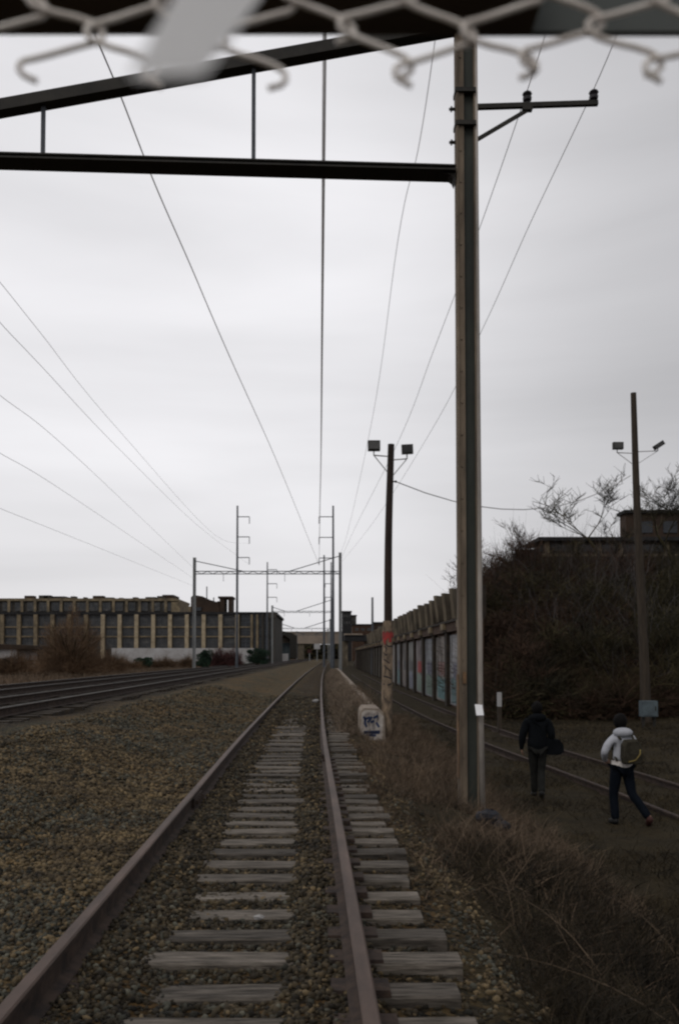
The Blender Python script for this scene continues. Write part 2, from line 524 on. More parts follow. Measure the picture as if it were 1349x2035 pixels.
# ------------------------------------------------------------------ terrain
CK = [(-40, -.5), (0, -.52), (5, -.60), (9, -.67), (14.5, -.77), (27, -.90), (45, -1.0), (70, -1.05), (110, -.95), (200, -.4), (400, 1.5), (900, 9)]
CKy = np.array([k[0] for k in CK], float); CKx = np.array([k[1] for k in CK], float)
def pchip(y):
    y = np.asarray(y, float)
    d = np.gradient(CKx, CKy)
    i = np.clip(np.searchsorted(CKy, y) - 1, 0, len(CKy) - 2)
    h = CKy[i + 1] - CKy[i]; t = (y - CKy[i]) / h
    return ((2 * t**3 - 3 * t**2 + 1) * CKx[i] + (t**3 - 2 * t**2 + t) * h * d[i] + (-2 * t**3 + 3 * t**2) * CKx[i + 1] + (t**3 - t**2) * h * d[i + 1])
def cx(y): return pchip(y)
def bend(y):   # drift of everything that follows the line, zero near the camera
    return cx(y) - cx(0)
# siding centre line (sunken track on the right)
SKy = np.array([0, 12, 16, 24, 34, 45, 70, 110, 300.]); SKx = np.array([6.9, 6.05, 5.8, 5.15, 4.7, 4.45, 4.2, 4.1, 4.6])
def sx_(y): return np.interp(y, SKy, SKx)

def vnoise(x, y, s, seed=0):
    xs, ys = x * s + seed * 17.3, y * s + seed * 5.1
    xi, yi = np.floor(xs).astype(int), np.floor(ys).astype(int)
    xf, yf = xs - xi, ys - yi
    def h(a, b):
        n = (a * 374761393 + b * 668265263 + seed * 974634777) & 0xffffffff
        n = ((n ^ (n >> 13)) * 1274126177) & 0xffffffff
        return ((n ^ (n >> 16)) & 0xffff) / 65535.0
    u, v = xf * xf * (3 - 2 * xf), yf * yf * (3 - 2 * yf)
    return (h(xi, yi) * (1 - u) + h(xi + 1, yi) * u) * (1 - v) + (h(xi, yi + 1) * (1 - u) + h(xi + 1, yi + 1) * u) * v - .5

def gz(x, y):
    x = np.asarray(x, float); y = np.asarray(y, float)
    c = cx(y); r = x - c                       # offset from our track's centre
    z = np.full(np.broadcast(x, y).shape, -.20)
    # ballast heaped round the left rail and just inside the right rail
    z = z + .035 * np.exp(-((r + .55) / .22) ** 2) + .03 * np.exp(-((r - .52) / .14) ** 2)
    z = z + .02 * np.exp(-((r + 1.2) / .35) ** 2)
    z = z - .035 * ss(-.45, -.2, r) * (1 - ss(.32, .45, r)) - .045 * ss(.82, .92, r) * (1 - ss(1.35, 1.5, r))
    z = z + .05 * ss(17, 26, y) * (np.abs(r) < 1.6)
    # left: rises to the main line's shoulder
    bx = bend(y)
    z = z + ss(-1.6, -4.6, x - bx) * .44
    z = np.where((x - bx < -4.2) & (x - bx > -12.2), np.maximum(z, .24), z)
    z = z - ss(-11.4, -13.0, x - bx) * .12
    # right: falls to the sunken siding
    z = z - ss(.6, 1.7, x - bx) * .32 - ss(1.6, 3.2, x - bx) * .5
    bank = ss(1.0, 1.6, x - c) * (1 - ss(1.18, 1.42, x)) * ss(19.9, 21.5, y) * (1 - ss(80, 100, y))
    z = np.maximum(z, z * (1 - bank) + .24 * bank)
    # embankment under the brush and behind the retaining wall
    hb = 35.5 + 0 * y
    hill = ss(0, 13, y - hb) * ss(6.3, 10.0, x) * 4.1 + ss(6.3, 7.2, x) * ss(0, 6, y - 34.5) * 2.4
    hill = hill * (1 - ss(62, 75, y)) + 3.4 * ss(6.45, 7.3, x) * ss(60, 75, y) * (1 - ss(190, 260, y))
    z = z + hill
    z = z + .5 * ss(10, 22, x) * (1 - ss(34, 40, y))
    z = z + vnoise(x, y, .35, 1) * .12 * (np.abs(r) > 2) + vnoise(x, y, 1.3, 2) * .05 * (np.abs(r) > 1.4) + vnoise(x, y, 1.3, 2) * .02 + vnoise(x, y, 4.5, 3) * .02
    far = ss(150, 400, np.hypot(x, y))
    z = z * (1 - far) + .2 * far
    return z

def axis_pts(segs):
    o = []
    for a, b, st in segs:
        n = max(1, int(round((b - a) / st)))
        o += list(np.linspace(a, b, n, endpoint=False))
    o.append(segs[-1][1])
    return np.array(o)
GX = axis_pts([(-2500, -300, 300), (-300, -60, 20), (-60, -14, 2), (-14, -4, .3), (-4, 4, .09), (4, 9, .2), (9, 26, .7), (26, 80, 4), (80, 300, 25), (300, 2500, 300)])
GY = axis_pts([(-300, -20, 40), (-20, 2, 2), (2, 9, .09), (9, 20, .18), (20, 60, .4), (60, 160, 3), (160, 500, 20), (500, 4000, 350)])
XX, YY = np.meshgrid(GX, GY)
ZZ = gz(XX, YY)
V = np.stack([XX.ravel(), YY.ravel(), ZZ.ravel()], 1)
nx, ny = len(GX), len(GY)
ii = (np.arange(ny - 1)[:, None] * nx + np.arange(nx - 1)[None, :]).ravel()
F = np.stack([ii, ii + 1, ii + nx + 1, ii + nx], 1)
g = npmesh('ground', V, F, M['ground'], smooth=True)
tag(g, kind='structure')

def gzf(x, y): return float(gz(x, y))

# ------------------------------------------------------------------ railway tracks
RP = [(-.07, 0), (.07, 0), (.068, .012), (.012, .03), (.010, .125), (.036, .140), (.037, .166), (.028, .175), (-.028, .175), (-.037, .166), (-.036, .140), (-.010, .125), (-.012, .03), (-.068, .012)]
RPm = [1, 1, 1, 1, 1, 1, 0, 0, 0, 1, 1, 1, 1, 1]
def track(name, label, cfun, zr, y0, y1, gauge, ties, tmat, top, tie_len=2.55, tie_top=None, tie_to=60):
    """zr = rail head height; cfun centre line"""
    ys = list(np.arange(y0, 60, 1.0)) + list(np.arange(60, y1 + 1, 6.0))
    root = thing(name, (float(cfun(10)), 10, zr - .175), label, 'railway track')
    for sgn in (-1, 1):
        mb = MB()
        mb.sweep(RP, [(float(cfun(y)) + sgn * gauge / 2, y, zr - .175) for y in ys], RPm)
        mb.build('rail', [top, M['rail_side']], root)
    if ties:
        yt = y0 + .1; n = 0
        rest = MB()
        tr = random.Random(3)
        while yt < tie_to:
            c = float(cfun(yt)); dx = tr.uniform(-.07, .07)
            lz = zr - .178 + tr.uniform(-.024, 0)
            mb = MB() if n < 100 else rest
            wd = tr.uniform(.19, .24)
            rz = tr.uniform(-.025, .025)
            # a worn, split tie: three planks' worth of grain slightly uneven
            k = 3
            tl = tie_len * tr.uniform(.95, 1.0)
            xs = [-.5, -.5 + .33 + tr.uniform(-.06, .06), .17 + tr.uniform(-.06, .06), .5]
            sink = [tr.uniform(-.022, .004) for _ in range(4)]
            b = len(mb.v)
            cr, sr = math.cos(rz), math.sin(rz)
            for j, xq in enumerate(xs):
                for (yy, zz) in ((-.5, -1), (.5, -1), (.5, -.06), (.42, 0), (-.42, 0), (-.5, -.06)):
                    lx = xq * tie_len; ly = yy * wd + tr.uniform(-.006, .006)
                    z = lz + (zz * .16 if zz == -1 else zz * .16 + sink[j])
                    mb.v.append((c + dx + lx * cr - ly * sr, yt + lx * sr + ly * cr, z))
            for j in range(3):
                for q in range(6):
                    q2 = (q + 1) % 6
                    mb.f.append([b + j * 6 + q, b + j * 6 + q2, b + (j + 1) * 6 + q2, b + (j + 1) * 6 + q][::-1]); mb.m.append(0)
            mb.f.append([b + q for q in range(6)]); mb.m.append(0)
            mb.f.append([b + 18 + q for q in range(6)][::-1]); mb.m.append(0)
            if n < 100:
                tie_o = mb.build('tie', tmat, root)
                if name == 'railway_track' and zr == 0.0 and n < 30:
                    for sgn in (-1, 1):
                        pb = MB(); xr_ = c + sgn * gauge / 2
                        pb.quad_box([(xr_ - .15, yt - .09, lz - .01), (xr_ + .15, yt - .09, lz - .01), (xr_ + .15, yt + .09, lz - .01), (xr_ - .15, yt + .09, lz - .01),
                                     (xr_ - .145, yt - .085, zr - .171), (xr_ + .145, yt - .085, zr - .171), (xr_ + .145, yt + .085, zr - .171), (xr_ - .145, yt + .085, zr - .171)])
                        pb.build('tie_plate', M['rail_side'], tie_o)
            n += 1
            yt += .445 + tr.uniform(-.035, .035)
        if rest.v:
            o = rest.build('tie', tmat, root); o['kind'] = 'stuff'
    return root

near = track('railway_track', 'brown railed single track on grey wooden ties running from bottom foreground', cx, 0.0, 1.2, 420, 1.52, True, M['tie'], M['rail_top'])
# bolted joint bars on the foreground track
for (yj, sgn) in ((9.7, -1), (13.9, 1)):
    c = float(cx(yj)) + sgn * .76
    mb = MB()
    s = -sgn
    mb.box(c + s * .012 if s > 0 else c - .05, c + .05 if s > 0 else c - .012, yj - .3, yj + .3, -.145, -.045)
    for k in (-.2, -.07, .07, .2):
        mb.box(min(c + s * .05, c + s * .08), max(c + s * .05, c + s * .08), yj + k - .02, yj + k + .02, -.115, -.075)
    mb.build('joint_bar', M['rail_side'], near)

mz_ = .5
track('railway_track', 'nearer of the two dark main line tracks on the left embankment', lambda y: -6.6 + bend(y), mz_, 6, 420, 1.52, True, M['tie_dark'], M['main_rail_top'], tie_to=75)
track('railway_track', 'farther main line track on the left, beside the dead grass strip', lambda y: -9.9 + bend(y), mz_, 10, 420, 1.52, True, M['tie_dark'], M['main_rail_top'], tie_to=75)
track('railway_track', 'dirt sunk siding track with dark rails passing the two walkers', sx_, -.90, 5, 120, 1.5, False, M['tie_dark'], M['rail_side'])

# ------------------------------------------------------------------ ballast stones
def icos(n=0):
    t = (1 + 5 ** .5) / 2
    v = np.array([(-1, t, 0), (1, t, 0), (-1, -t, 0), (1, -t, 0), (0, -1, t), (0, 1, t), (0, -1, -t), (0, 1, -t), (t, 0, -1), (t, 0, 1), (-t, 0, -1), (-t, 0, 1)], float)
    v /= np.linalg.norm(v[0])
    f = np.array([(0, 11, 5), (0, 5, 1), (0, 1, 7), (0, 7, 10), (0, 10, 11), (1, 5, 9), (5, 11, 4), (11, 10, 2), (10, 7, 6), (7, 1, 8), (3, 9, 4), (3, 4, 2), (3, 2, 6), (3, 6, 8), (3, 8, 9), (4, 9, 5), (2, 4, 11), (6, 2, 10), (8, 6, 7), (9, 8, 1)])
    return v, f
def rotmats(n, full=True):
    q = rng.normal(size=(n, 4)); q /= np.linalg.norm(q, axis=1)[:, None]
    a, b, c, d = q.T
    return np.stack([np.stack([1 - 2 * (c * c + d * d), 2 * (b * c - a * d), 2 * (b * d + a * c)], 1),
                     np.stack([2 * (b * c + a * d), 1 - 2 * (b * b + d * d), 2 * (c * d - a * b)], 1),
                     np.stack([2 * (b * d - a * c), 2 * (c * d + a * b), 1 - 2 * (b * b + c * c)], 1)], 1)
def stones(pts, size):
    v, f = icos()
    n = len(pts)
    vv = np.clip(v[None] * (1 + rng.uniform(-.2, .3, (n, 12, 1))), -.66 - rng.uniform(-.1, .1, (n, 1, 3)), .66)
    vv = vv * rng.uniform(.6, 1.5, (n, 1, 3)) * size[:, None, None]
    vv = np.einsum('nij,nkj->nki', rotmats(n), vv) + pts[:, None, :]
    ff = f[None] + (np.arange(n) * 12)[:, None, None]
    return vv.reshape(-1, 3), ff.reshape(-1, 3)
def scatter_ballast():
    P_ = []
    S_ = []
    # density falls with distance
    for (y0, y1, dens, s0, s1) in ((2.6, 6, 1900, .007, .021), (6, 10, 1100, .009, .024), (10, 18, 420, .012, .03), (18, 36, 90, .018, .038)):
        x0, x1 = -min(4.9, .42 * y1 + .6), 1.15
        n = int((x1 - x0) * (y1 - y0) * dens)
        x = rng.uniform(x0, x1, n); y = rng.uniform(y0, y1, n)
        r = x - cx(y)
        # fewer on the exposed middle of the ties and on the right tie ends
        onmid = (r > -.35) & (r < .42)
        tie_r = (r > .85)
        keep = rng.uniform(size=n) < np.where(onmid, .85, np.where(tie_r, .3, 1.0))
        keep &= ~((np.abs(r + .76) < .06) | (np.abs(r - .76) < .06))
        x, y = x[keep], y[keep]
        s = rng.uniform(s0, s1, len(x)) ** 1.0
        z = gz(x, y) + s * .35
        P_.append(np.stack([x, y, z], 1)); S_.append(s)
    return np.concatenate(P_), np.concatenate(S_)
p, s = scatter_ballast()
v, f = stones(p, s)
blue = (vnoise(p[:, 0], p[:, 1], .9, 9) + rng.uniform(-.5, .5, len(p)) * .8 > .24).astype(int)
rr_ = p[:, 0] - cx(p[:, 1])
blue = np.where((rr_ > -.70) & (rr_ < 1.35) & (rng.uniform(size=len(p)) < .72), 2, blue)
o = npmesh('ballast_stones', v, f, [M['stone'], M['stone_blue'], M['stone_dark']], midx=np.repeat(blue, 20))
tag(o, 'crushed stone ballast covering the bed left of and between the rails', 'ballast', kind='stuff')

# ------------------------------------------------------------------ ribbons: grass and twigs
def ribbons(base, dirv, length, width, bendv, seg=3):
    """curved tapering ribbons, numpy; base (n,3), dirv (n,3) unit, bendv (n,3)"""
    n = len(base)
    side = np.cross(dirv, rng.normal(size=(n, 3)))
    side /= np.linalg.norm(side, axis=1)[:, None] + 1e-9
    Vs = []
    for k in range(seg + 1):
        t = k / seg
        c = base + dirv * (length * t)[:, None] + bendv * (t * t) * length[:, None]
        wv = side * (width * (1 - .8 * t) / 2)[:, None]
        Vs += [c - wv, c + wv]
    V = np.stack(Vs, 1)
    F = np.array([[2 * k, 2 * k + 1, 2 * k + 3, 2 * k + 2] for k in range(seg)])
    FF = F[None] + (np.arange(n) * (2 * (seg + 1)))[:, None, None]
    return V.reshape(-1, 3), FF.reshape(-1, 4)

def grass(name, label, n, xf, hrange, wrange, lean, m, region):
    x, y = region(n)
    z = gz(x, y) - .02
    n = len(x)
    d = np.stack([rng.normal(0, lean, n), rng.normal(0, lean, n), np.ones(n)], 1)
    d /= np.linalg.norm(d, axis=1)[:, None]
    b = np.stack([rng.normal(0, .3, n), rng.normal(0, .3, n), -np.abs(rng.normal(0, .16, n))], 1)
    h = rng.uniform(*hrange, n) * xf(x, y)
    v, f = ribbons(np.stack([x, y, z], 1), d, h, rng.uniform(*wrange, n) * (1 + y / 28), b)
    o = npmesh(name, v, f, m)
    return tag(o, label, 'grass', kind='stuff')

def clumped(x, y, s, seed, thr, soft=.25):
    return rng.uniform(size=len(x)) < np.clip((vnoise(x, y, s, seed) + .5 - thr) / soft, .06, 1)
def reg_main(n):          # strip right of the ties, from camera to 40 m
    y = 4.0 + 32 * rng.uniform(size=n) ** 1.4
    y = y[(y > 9) | (rng.uniform(size=n) < .05 + .6 * ss(5, 9, y))]; n = len(y)
    e = bend(y)
    x = .62 + e + rng.uniform(0, 1, n) ** 1.15 * (2.4 + .02 * y)
    k = clumped(x, y, 1.1, 5, .25) & (x > cx(y) + 1.12 + .25 * vnoise(x, y, 1.5, 8) + np.where(y < 9, .12, 0))
    return x[k], y[k]
grass('dry_grass', 'tall dead brown grass between the track and the siding', 80000, lambda x, y: (.42 + .4 * ss(.9, 2.2, x)) * (.6 + .4 * ss(6, 12, y)), (.08, .5), (.003, .008), .6, M['grass_dry'], reg_main)
def reg_pale(n):
    y = 7.0 + 20 * rng.uniform(size=n) ** 1.2
    x = 1.0 + bend(y) + rng.uniform(0, 1, n) * 1.7
    k = clumped(x, y, .9, 6, .45) & (x > cx(y) + 1.3)
    return x[k], y[k]
grass('straw_stems', 'bleached upright straw stems round the big steel column', 3800, lambda x, y: 1 + 0 * x, (.25, .8), (.003, .006), .3, M['grass_dry'], reg_pale)
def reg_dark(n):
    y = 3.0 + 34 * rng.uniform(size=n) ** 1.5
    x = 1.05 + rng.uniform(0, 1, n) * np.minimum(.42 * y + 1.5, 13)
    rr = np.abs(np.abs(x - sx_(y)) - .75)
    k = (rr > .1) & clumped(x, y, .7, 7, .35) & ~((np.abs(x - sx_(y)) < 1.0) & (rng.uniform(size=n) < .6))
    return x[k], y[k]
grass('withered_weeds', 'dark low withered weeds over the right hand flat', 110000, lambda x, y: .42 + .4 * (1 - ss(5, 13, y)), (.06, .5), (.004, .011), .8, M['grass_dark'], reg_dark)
def reg_flat(n):
    y = 8.5 + 26 * rng.uniform(size=n) ** 1.2
    x = 2.6 + rng.uniform(0, 1, n) * np.minimum(.42 * y, 13)
    k = (np.abs(np.abs(x - sx_(y)) - .75) > .1) & (vnoise(x, y, .9, 33) + .5 * vnoise(x, y, 3.1, 34) > .02)
    return x[k], y[k]
grass('flat_tufts', 'ragged brown grass tufts scattered over the flat where the two people walk', 60000, lambda x, y: .6 + .5 * vnoise(x, y, .9, 33), (.06, .3), (.004, .009), .7, M['grass_olive'], reg_flat)
def reg_left(n):
    y = 14 + 90 * rng.uniform(size=n)
    x = -12.4 + bend(y) - rng.uniform(0, 1, n) ** 1.5 * 14
    k = clumped(x, y, .4, 11, .3)
    return x[k], y[k]
grass('rusty_grass', 'rust coloured dead grass beyond the main line', 26000, lambda x, y: 1 + 0 * x, (.15, .5), (.006, .012), .4, M['grass_dry'], reg_left)
def reg_bank(n):
    y = 19.5 + 60 * rng.uniform(size=n) ** 1.3
    c = cx(y) + 1.0
    x = c + (.93 - c) * rng.uniform(size=n) ** .7
    return x, y
grass('bank_grass', 'short pale dead grass along the concrete kerb wall', 22000, lambda x, y: 1 + 0 * x, (.06, .26), (.005, .010), .4, M['grass_pale'], reg_bank)

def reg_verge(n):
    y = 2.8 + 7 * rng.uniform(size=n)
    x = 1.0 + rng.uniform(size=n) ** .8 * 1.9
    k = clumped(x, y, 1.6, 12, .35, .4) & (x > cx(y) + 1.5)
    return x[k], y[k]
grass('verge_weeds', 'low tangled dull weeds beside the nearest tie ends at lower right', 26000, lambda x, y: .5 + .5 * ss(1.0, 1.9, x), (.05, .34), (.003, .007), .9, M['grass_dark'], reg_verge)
grass('verge_straw', 'scattered thin dead straw beside the nearest tie ends', 5000, lambda x, y: .5 + .5 * ss(1.0, 1.9, x), (.08, .4), (.002, .005), .9, M['grass_dry'], reg_verge)

# a few long bent dead stalks in the right foreground, each one countable
stalks = [((2.05, 4.6), (.95, 5.4), .8), ((1.75, 5.6), (1.0, 6.4), .95), ((2.3, 5.2), (2.2, 5.6), .9), ((1.35, 6.4), (1.3, 6.7), .7), ((2.7, 6.6), (2.2, 7.4), 1.0)]
stlab = ['long pale stalk lying diagonally towards the ties, nearest of the dead stalks', 'bent tan stalk arching left just behind the nearest stalk', 'upright thin dead stalk in the dark lower right weeds', 'short dead stalk standing closest to the tie ends', 'leaning dead stalk farthest to the right among the weeds']
for ((x0, y0), (x1, y1), hh), lb in zip(stalks, stlab):
    z0 = gzf(x0, y0)
    pts = []
    for k in range(9):
        t = k / 8
        pts.append((x0 + (x1 - x0) * t * (.6 + .4 * t), y0 + (y1 - y0) * t, z0 + hh * (t * .95 - .5 * t * t)))
    mb = MB(); mb.tube(pts, [.004 * (1 - .7 * k / 8) for k in range(9)], 5)
    for k in range(2, 9):
        q = Vector(pts[k])
        for s in (-1, 1):
            if random.random() < .35: continue
            e1 = q + Vector((s * random.uniform(.01, .06), random.uniform(-.04, .04), random.uniform(.01, .06)))
            mb.tube([q, e1, e1 + Vector((s * random.uniform(.0, .05), random.uniform(-.04, .04), random.uniform(-.02, .06)))], [.002, .0016, .0008], 4)
    o = mb.build('dead_stalk', M['grass_dry'])
    tag(o, lb, 'dead stalk', 'long dead stalks in the right foreground')

# ------------------------------------------------------------------ near gantry with H column
YG = 12.3
XC = P(928.5, 1300, YG).x
ZC0 = gzf(XC, YG)
gan = thing('catenary_gantry', (XC, YG, ZC0), 'big dark steel gantry in the foreground with an H column and a low beam', 'gantry', 'railway gantries over the tracks')
def hcol(x, y, z0, z1, wd, dp, tf, mats, parent, name='column'):
    """H section: flanges on left and right seen edge-on, web between them"""
    mb = MB()
    mb.box(x - wd / 2, x - wd / 2 + tf, y - dp / 2, y + dp / 2, z0, z1, 1)
    mb.box(x + wd / 2 - tf * .14, x + wd / 2, y - dp / 2, y + dp / 2, z0, z1, 1)
    mb.box(x - wd / 2 + tf, x + wd / 2 - tf * .14, y - .012, y + .012, z0, z1, 0)
    return mb.build(name, mats, parent)
WD = .268
hcol(XC, YG, ZC0 - .3, 11.6, WD, .16, .112, [M['steel_green'], M['steel_tan']], gan)
# lapped lip on the flanges: an angle riveted on each
mb = MB()
for s in (-1,):
    mb.box(XC + s * (WD / 2 - .012) - .004, XC + s * (WD / 2 - .012) + .016, YG - .105, YG - .0803, ZC0 - .3, 11.6)
    k = ZC0 + .3
    while k < 11.4:
        mb.box(XC + s * (WD / 2 - .06) - .012, XC + s * (WD / 2 - .06) + .012, YG - .092, YG - .0802, k, k + .024)
        k += .45
mb.build('riveted_angle', M['steel_tan'], gan)
for py in (187, 252):
    q = P(928, py, YG); mb = MB()
    mb.box(XC - WD / 2 - .012, XC + WD / 2 + .012, YG - .118, YG + .10, q.z - .03, q.z + .03)
    mb.build('clamp_band', M['steel_dark'], gan)
for py in (217, 283):
    q = P(900, py, YG); mb = MB()
    mb.tube([(XC - WD / 2 - .085, YG, q.z), (XC - WD / 2 - .062, YG, q.z), (XC - WD / 2 - .0619, YG, q.z), (XC - WD / 2 - .045, YG, q.z), (XC - WD / 2 - .0449, YG, q.z), (XC - WD / 2, YG, q.z)], [.02, .02, .042, .042, .024, .024], 6)
    mb.build('bolt', M['steel_dark'], gan)
# conduit beside the right flange with its white tag
mb = MB()
xt, xb = XC + WD / 2 + .018, P(957, 1540, YG).x
mb.tube([(xt, YG - .05, 11.0), (xt + .01, YG - .05, 6), (XC + WD / 2 + .03, YG - .06, 2.6), (P(952, 1400, YG).x, YG - .06, 1.0), (xb, YG - .06, ZC0 - .2)], [.026, .028, .036, .04, .042], 12)
con = mb.build('conduit', M['conduit'], gan, smooth=True)
q = P(950.5, 1411, YG - .1)
mb = MB(); mb.obox((q.x, YG - .15, q.z), (.10, .02, .19), (R(-42), 0, 0))
mb.build('tag', M['white'], con)
# rust streak plates on the left flange
mb = MB()
q1, q2 = P(914, 1340, YG), P(914, 1545, YG)
mb.box(XC - WD / 2 - .012, XC - WD / 2 - .002, YG - .09, YG + .08, q2.z, q1.z)
q1, q2 = P(918, 1335, YG), P(918, 1358, YG)
mb.box(XC - WD / 2 + .05, XC - WD / 2 + .10, YG - .108, YG - .094, q2.z, q1.z)
rust = mat('orange flaking rust', (.20, .12, .065), (.07, .048, .033), 9, .95, .6, c3=(.30, .25, .17), stretch=(1, 1, .4))
mb.build('rusted_edge_plate', rust, gan)
# beam: dark riveted box girder, gently rising to the left, curved haunch at the column
def beamz(px): return 
zr_t, zr_b = P(905, 326, YG - .17).z - .022, P(905, 363, YG + .17).z + .022
YL = 12.05
XL = -13.2
slope = (P(0, 300, YG - .17).z - .022 - zr_t) / (XC - P(0, 300, YG).x)
dz = slope * (XC - WD / 2 - XL)
mb = MB()
x1 = XC - WD / 2 - .013
mb.quad_box([(XL, YG - .14, zr_b + dz), (x1, YG - .14, zr_b), (x1, YG + .14, zr_b), (XL, YG + .14, zr_b + dz),
             (XL, YG - .14, zr_t + dz), (x1, YG - .14, zr_t), (x1, YG + .14, zr_t), (XL, YG + .14, zr_t + dz)])
# flange plates top and bottom
for (a, b) in ((zr_t, zr_t + .022), (zr_b - .022, zr_b)):
    mb.quad_box([(XL, YG - .17, a + dz), (x1, YG - .17, a), (x1, YG + .17, a), (XL, YG + .17, a + dz),
                 (XL, YG - .17, b + dz), (x1, YG - .17, b), (x1, YG + .17, b), (XL, YG + .17, b + dz)])
bm = mb.build('beam', M['steel_dark'], gan)
mb = MB()
mb.poly([(x1, YG - .10, zr_b - .023), (x1, YG - .10, zr_b - .16), (x1 - .03, YG - .10, zr_b - .09), (x1 - .09, YG - .10, zr_b - .045), (x1 - .22, YG - .10, zr_b - .023)], .2)
mb.build('haunch', M['steel_dark'], gan)
# upper sloping chord
A = P(910, 52, YG); B = P(0, 216, YG)
dirc = (B - A)
E_ = A + dirc * 1.62
mb = MB(); mb.bar(A, E_, .20, .165)
mb.build('sloping_chord', M['steel_dark'], gan)
def chord_z(x):
    return A.z + (x - A.x) / (B.x - A.x) * (B.z - A.z)
def beam_top(x): return zr_t + slope * (x1 - x) + .022
for px, wpx in ((86, .055), (504, .055)):
    x = P(px, 300, YG).x
    mb = MB(); mb.box(x - wpx / 2, x + wpx / 2, YG - .02, YG + .02, beam_top(x), chord_z(x) - .08)
    mb.build('hanger', M['steel_blue'], gan)
# far left column of the same gantry (beyond the left edge of the photo) with its own chord
hcol(XL, YG, gzf(XL, YG) - .3, 11.6, WD, .16, .112, [M['steel_green'], M['steel_tan']], gan)
mb = MB(); mb.bar((XL, YG, A.z + .3), (E_.x, YG, E_.z), .20, .165)
mb.build('sloping_chord', M['steel_dark'], gan)
# bracket arm with two insulators
br0, br1 = P(948, 213, YG), P(1187, 205, YG)
mb = MB(); mb.bar(br0 - Vector((.05, 0, 0)), br1, .06, .065)
arm = mb.build('bracket_arm', M['steel_dark'], gan)
b0, b1 = P(948, 279, YG), P(1047, 219, YG)
mb = MB(); mb.bar(b0 - Vector((.02, 0, 0)), b1, .035, .05); mb.obox(b1 + Vector((.0, 0, .02)), (.14, .08, .06)); mb.build('brace', M['steel_dark'], gan)
ins_pts = []
for (px, py) in ((1047, 208), (1179, 205)):
    q = P(px, py, YG)
    mb = MB()
    mb.tube([q, q + Vector((0, 0, .04)), q + Vector((0, 0, .06)), q + Vector((0, 0, .10)), q + Vector((0, 0, .115)), q + Vector((0, 0, .15)), q + Vector((0, 0, .17)), q + Vector((0, 0, .2))], [.025, .025, .06, .065, .045, .07, .06, .02], 12)
    mb.build('insulator', mat('dark glazed porcelain', (.03, .025, .03), (.02, .018, .02), 4, .3, 0), gan)
    ins_pts.append(q + Vector((0, 0, .2)))

# ------------------------------------------------------------------ far gantries and transmission poles
def far_gantry(Y, pxl, pyt_l, pxr, pyt_r, py_beam, rod_l, rod_r, label, wd=.26):
    pl, pr = P(pxl, 1300, Y), P(pxr, 1300, Y)
    zb = P(600, py_beam, Y).z
    root = thing('catenary_gantry', (pl.x, Y, gzf(pl.x, Y)), label, 'gantry', 'railway gantries over the tracks')
    for (x, pyt) in ((pl.x, pyt_l), (pr.x, pyt_r)):
        zt = P(600, pyt, Y).z
        mb = MB()
        mb.box(x - wd / 2, x - wd / 2 + .05, Y - .12, Y + .12, gzf(x, Y) - .2, zt)
        mb.box(x + wd / 2 - .05, x + wd / 2, Y - .12, Y + .12, gzf(x, Y) - .2, zt)
        mb.box(x - wd / 2 + .05, x + wd / 2 - .05, Y - .02, Y + .02, gzf(x, Y) - .2, zt)
        mb.build('column', M['steel_grey'], root)
    mb = MB()
    a, b = pl.x + wd / 2, pr.x - wd / 2
    mb.box(a, b, Y - .1, Y + .1, zb + .09, zb + .15)
    mb.box(a, b, Y - .1, Y + .1, zb - .15, zb - .09)
    n = int((b - a) / .5)
    for k in range(n):
        xa, xb_ = a + (b - a) * k / n, a + (b - a) * (k + 1) / n
        za, zbb = (zb - .1, zb + .1) if k % 2 else (zb + .1, zb - .1)
        mb.bar((xa, Y, za), (xb_, Y, zbb), .06, .05)
    mb.build('beam', M['steel_blue'], root)
    for (x0, pyt, pxrod) in ((pl.x, pyt_l, rod_l), (pr.x, pyt_r, rod_r)):
        zt = P(600, pyt, Y).z - .3
        mb = MB(); mb.bar((x0, Y, zt), (P(pxrod, 1200, Y).x, Y, zb + .14), .06 * max(1, Y / 100), .07 * max(1, Y / 100)); mb.build('tie_rod', M['steel_blue'], root)
    # suspension drops under the beam
    for px in (pxl + (pxr - pxl) * .2, pxl + (pxr - pxl) * .62):
        x = P(px, 1200, Y).x
        mb = MB(); mb.bar((x, Y, zb - .15), (x, Y, zb - .8), .04 * max(1, Y / 100)); mb.build('hanger', M['steel_blue'], root)
    return zb
far_gantry(79, 386, 1108, 676, 1098, 1138, 482, 576, 'grey gantry over all tracks in the middle distance, widest of the far gantries')
far_gantry(149, 541, 1203, 661, 1188, 1216, 566, 590, 'second far gantry whose beam meets the corner of the factory roof', .3)
far_gantry(237, 560, 1238, 656, 1230, 1249, 585, 606, 'third far gantry, its thin beam just over the beige bridge', .35)
far_gantry(310, 590, 1254, 652, 1250, 1262, 605, 625, 'smallest and farthest gantry in front of the beige bridge', .4)

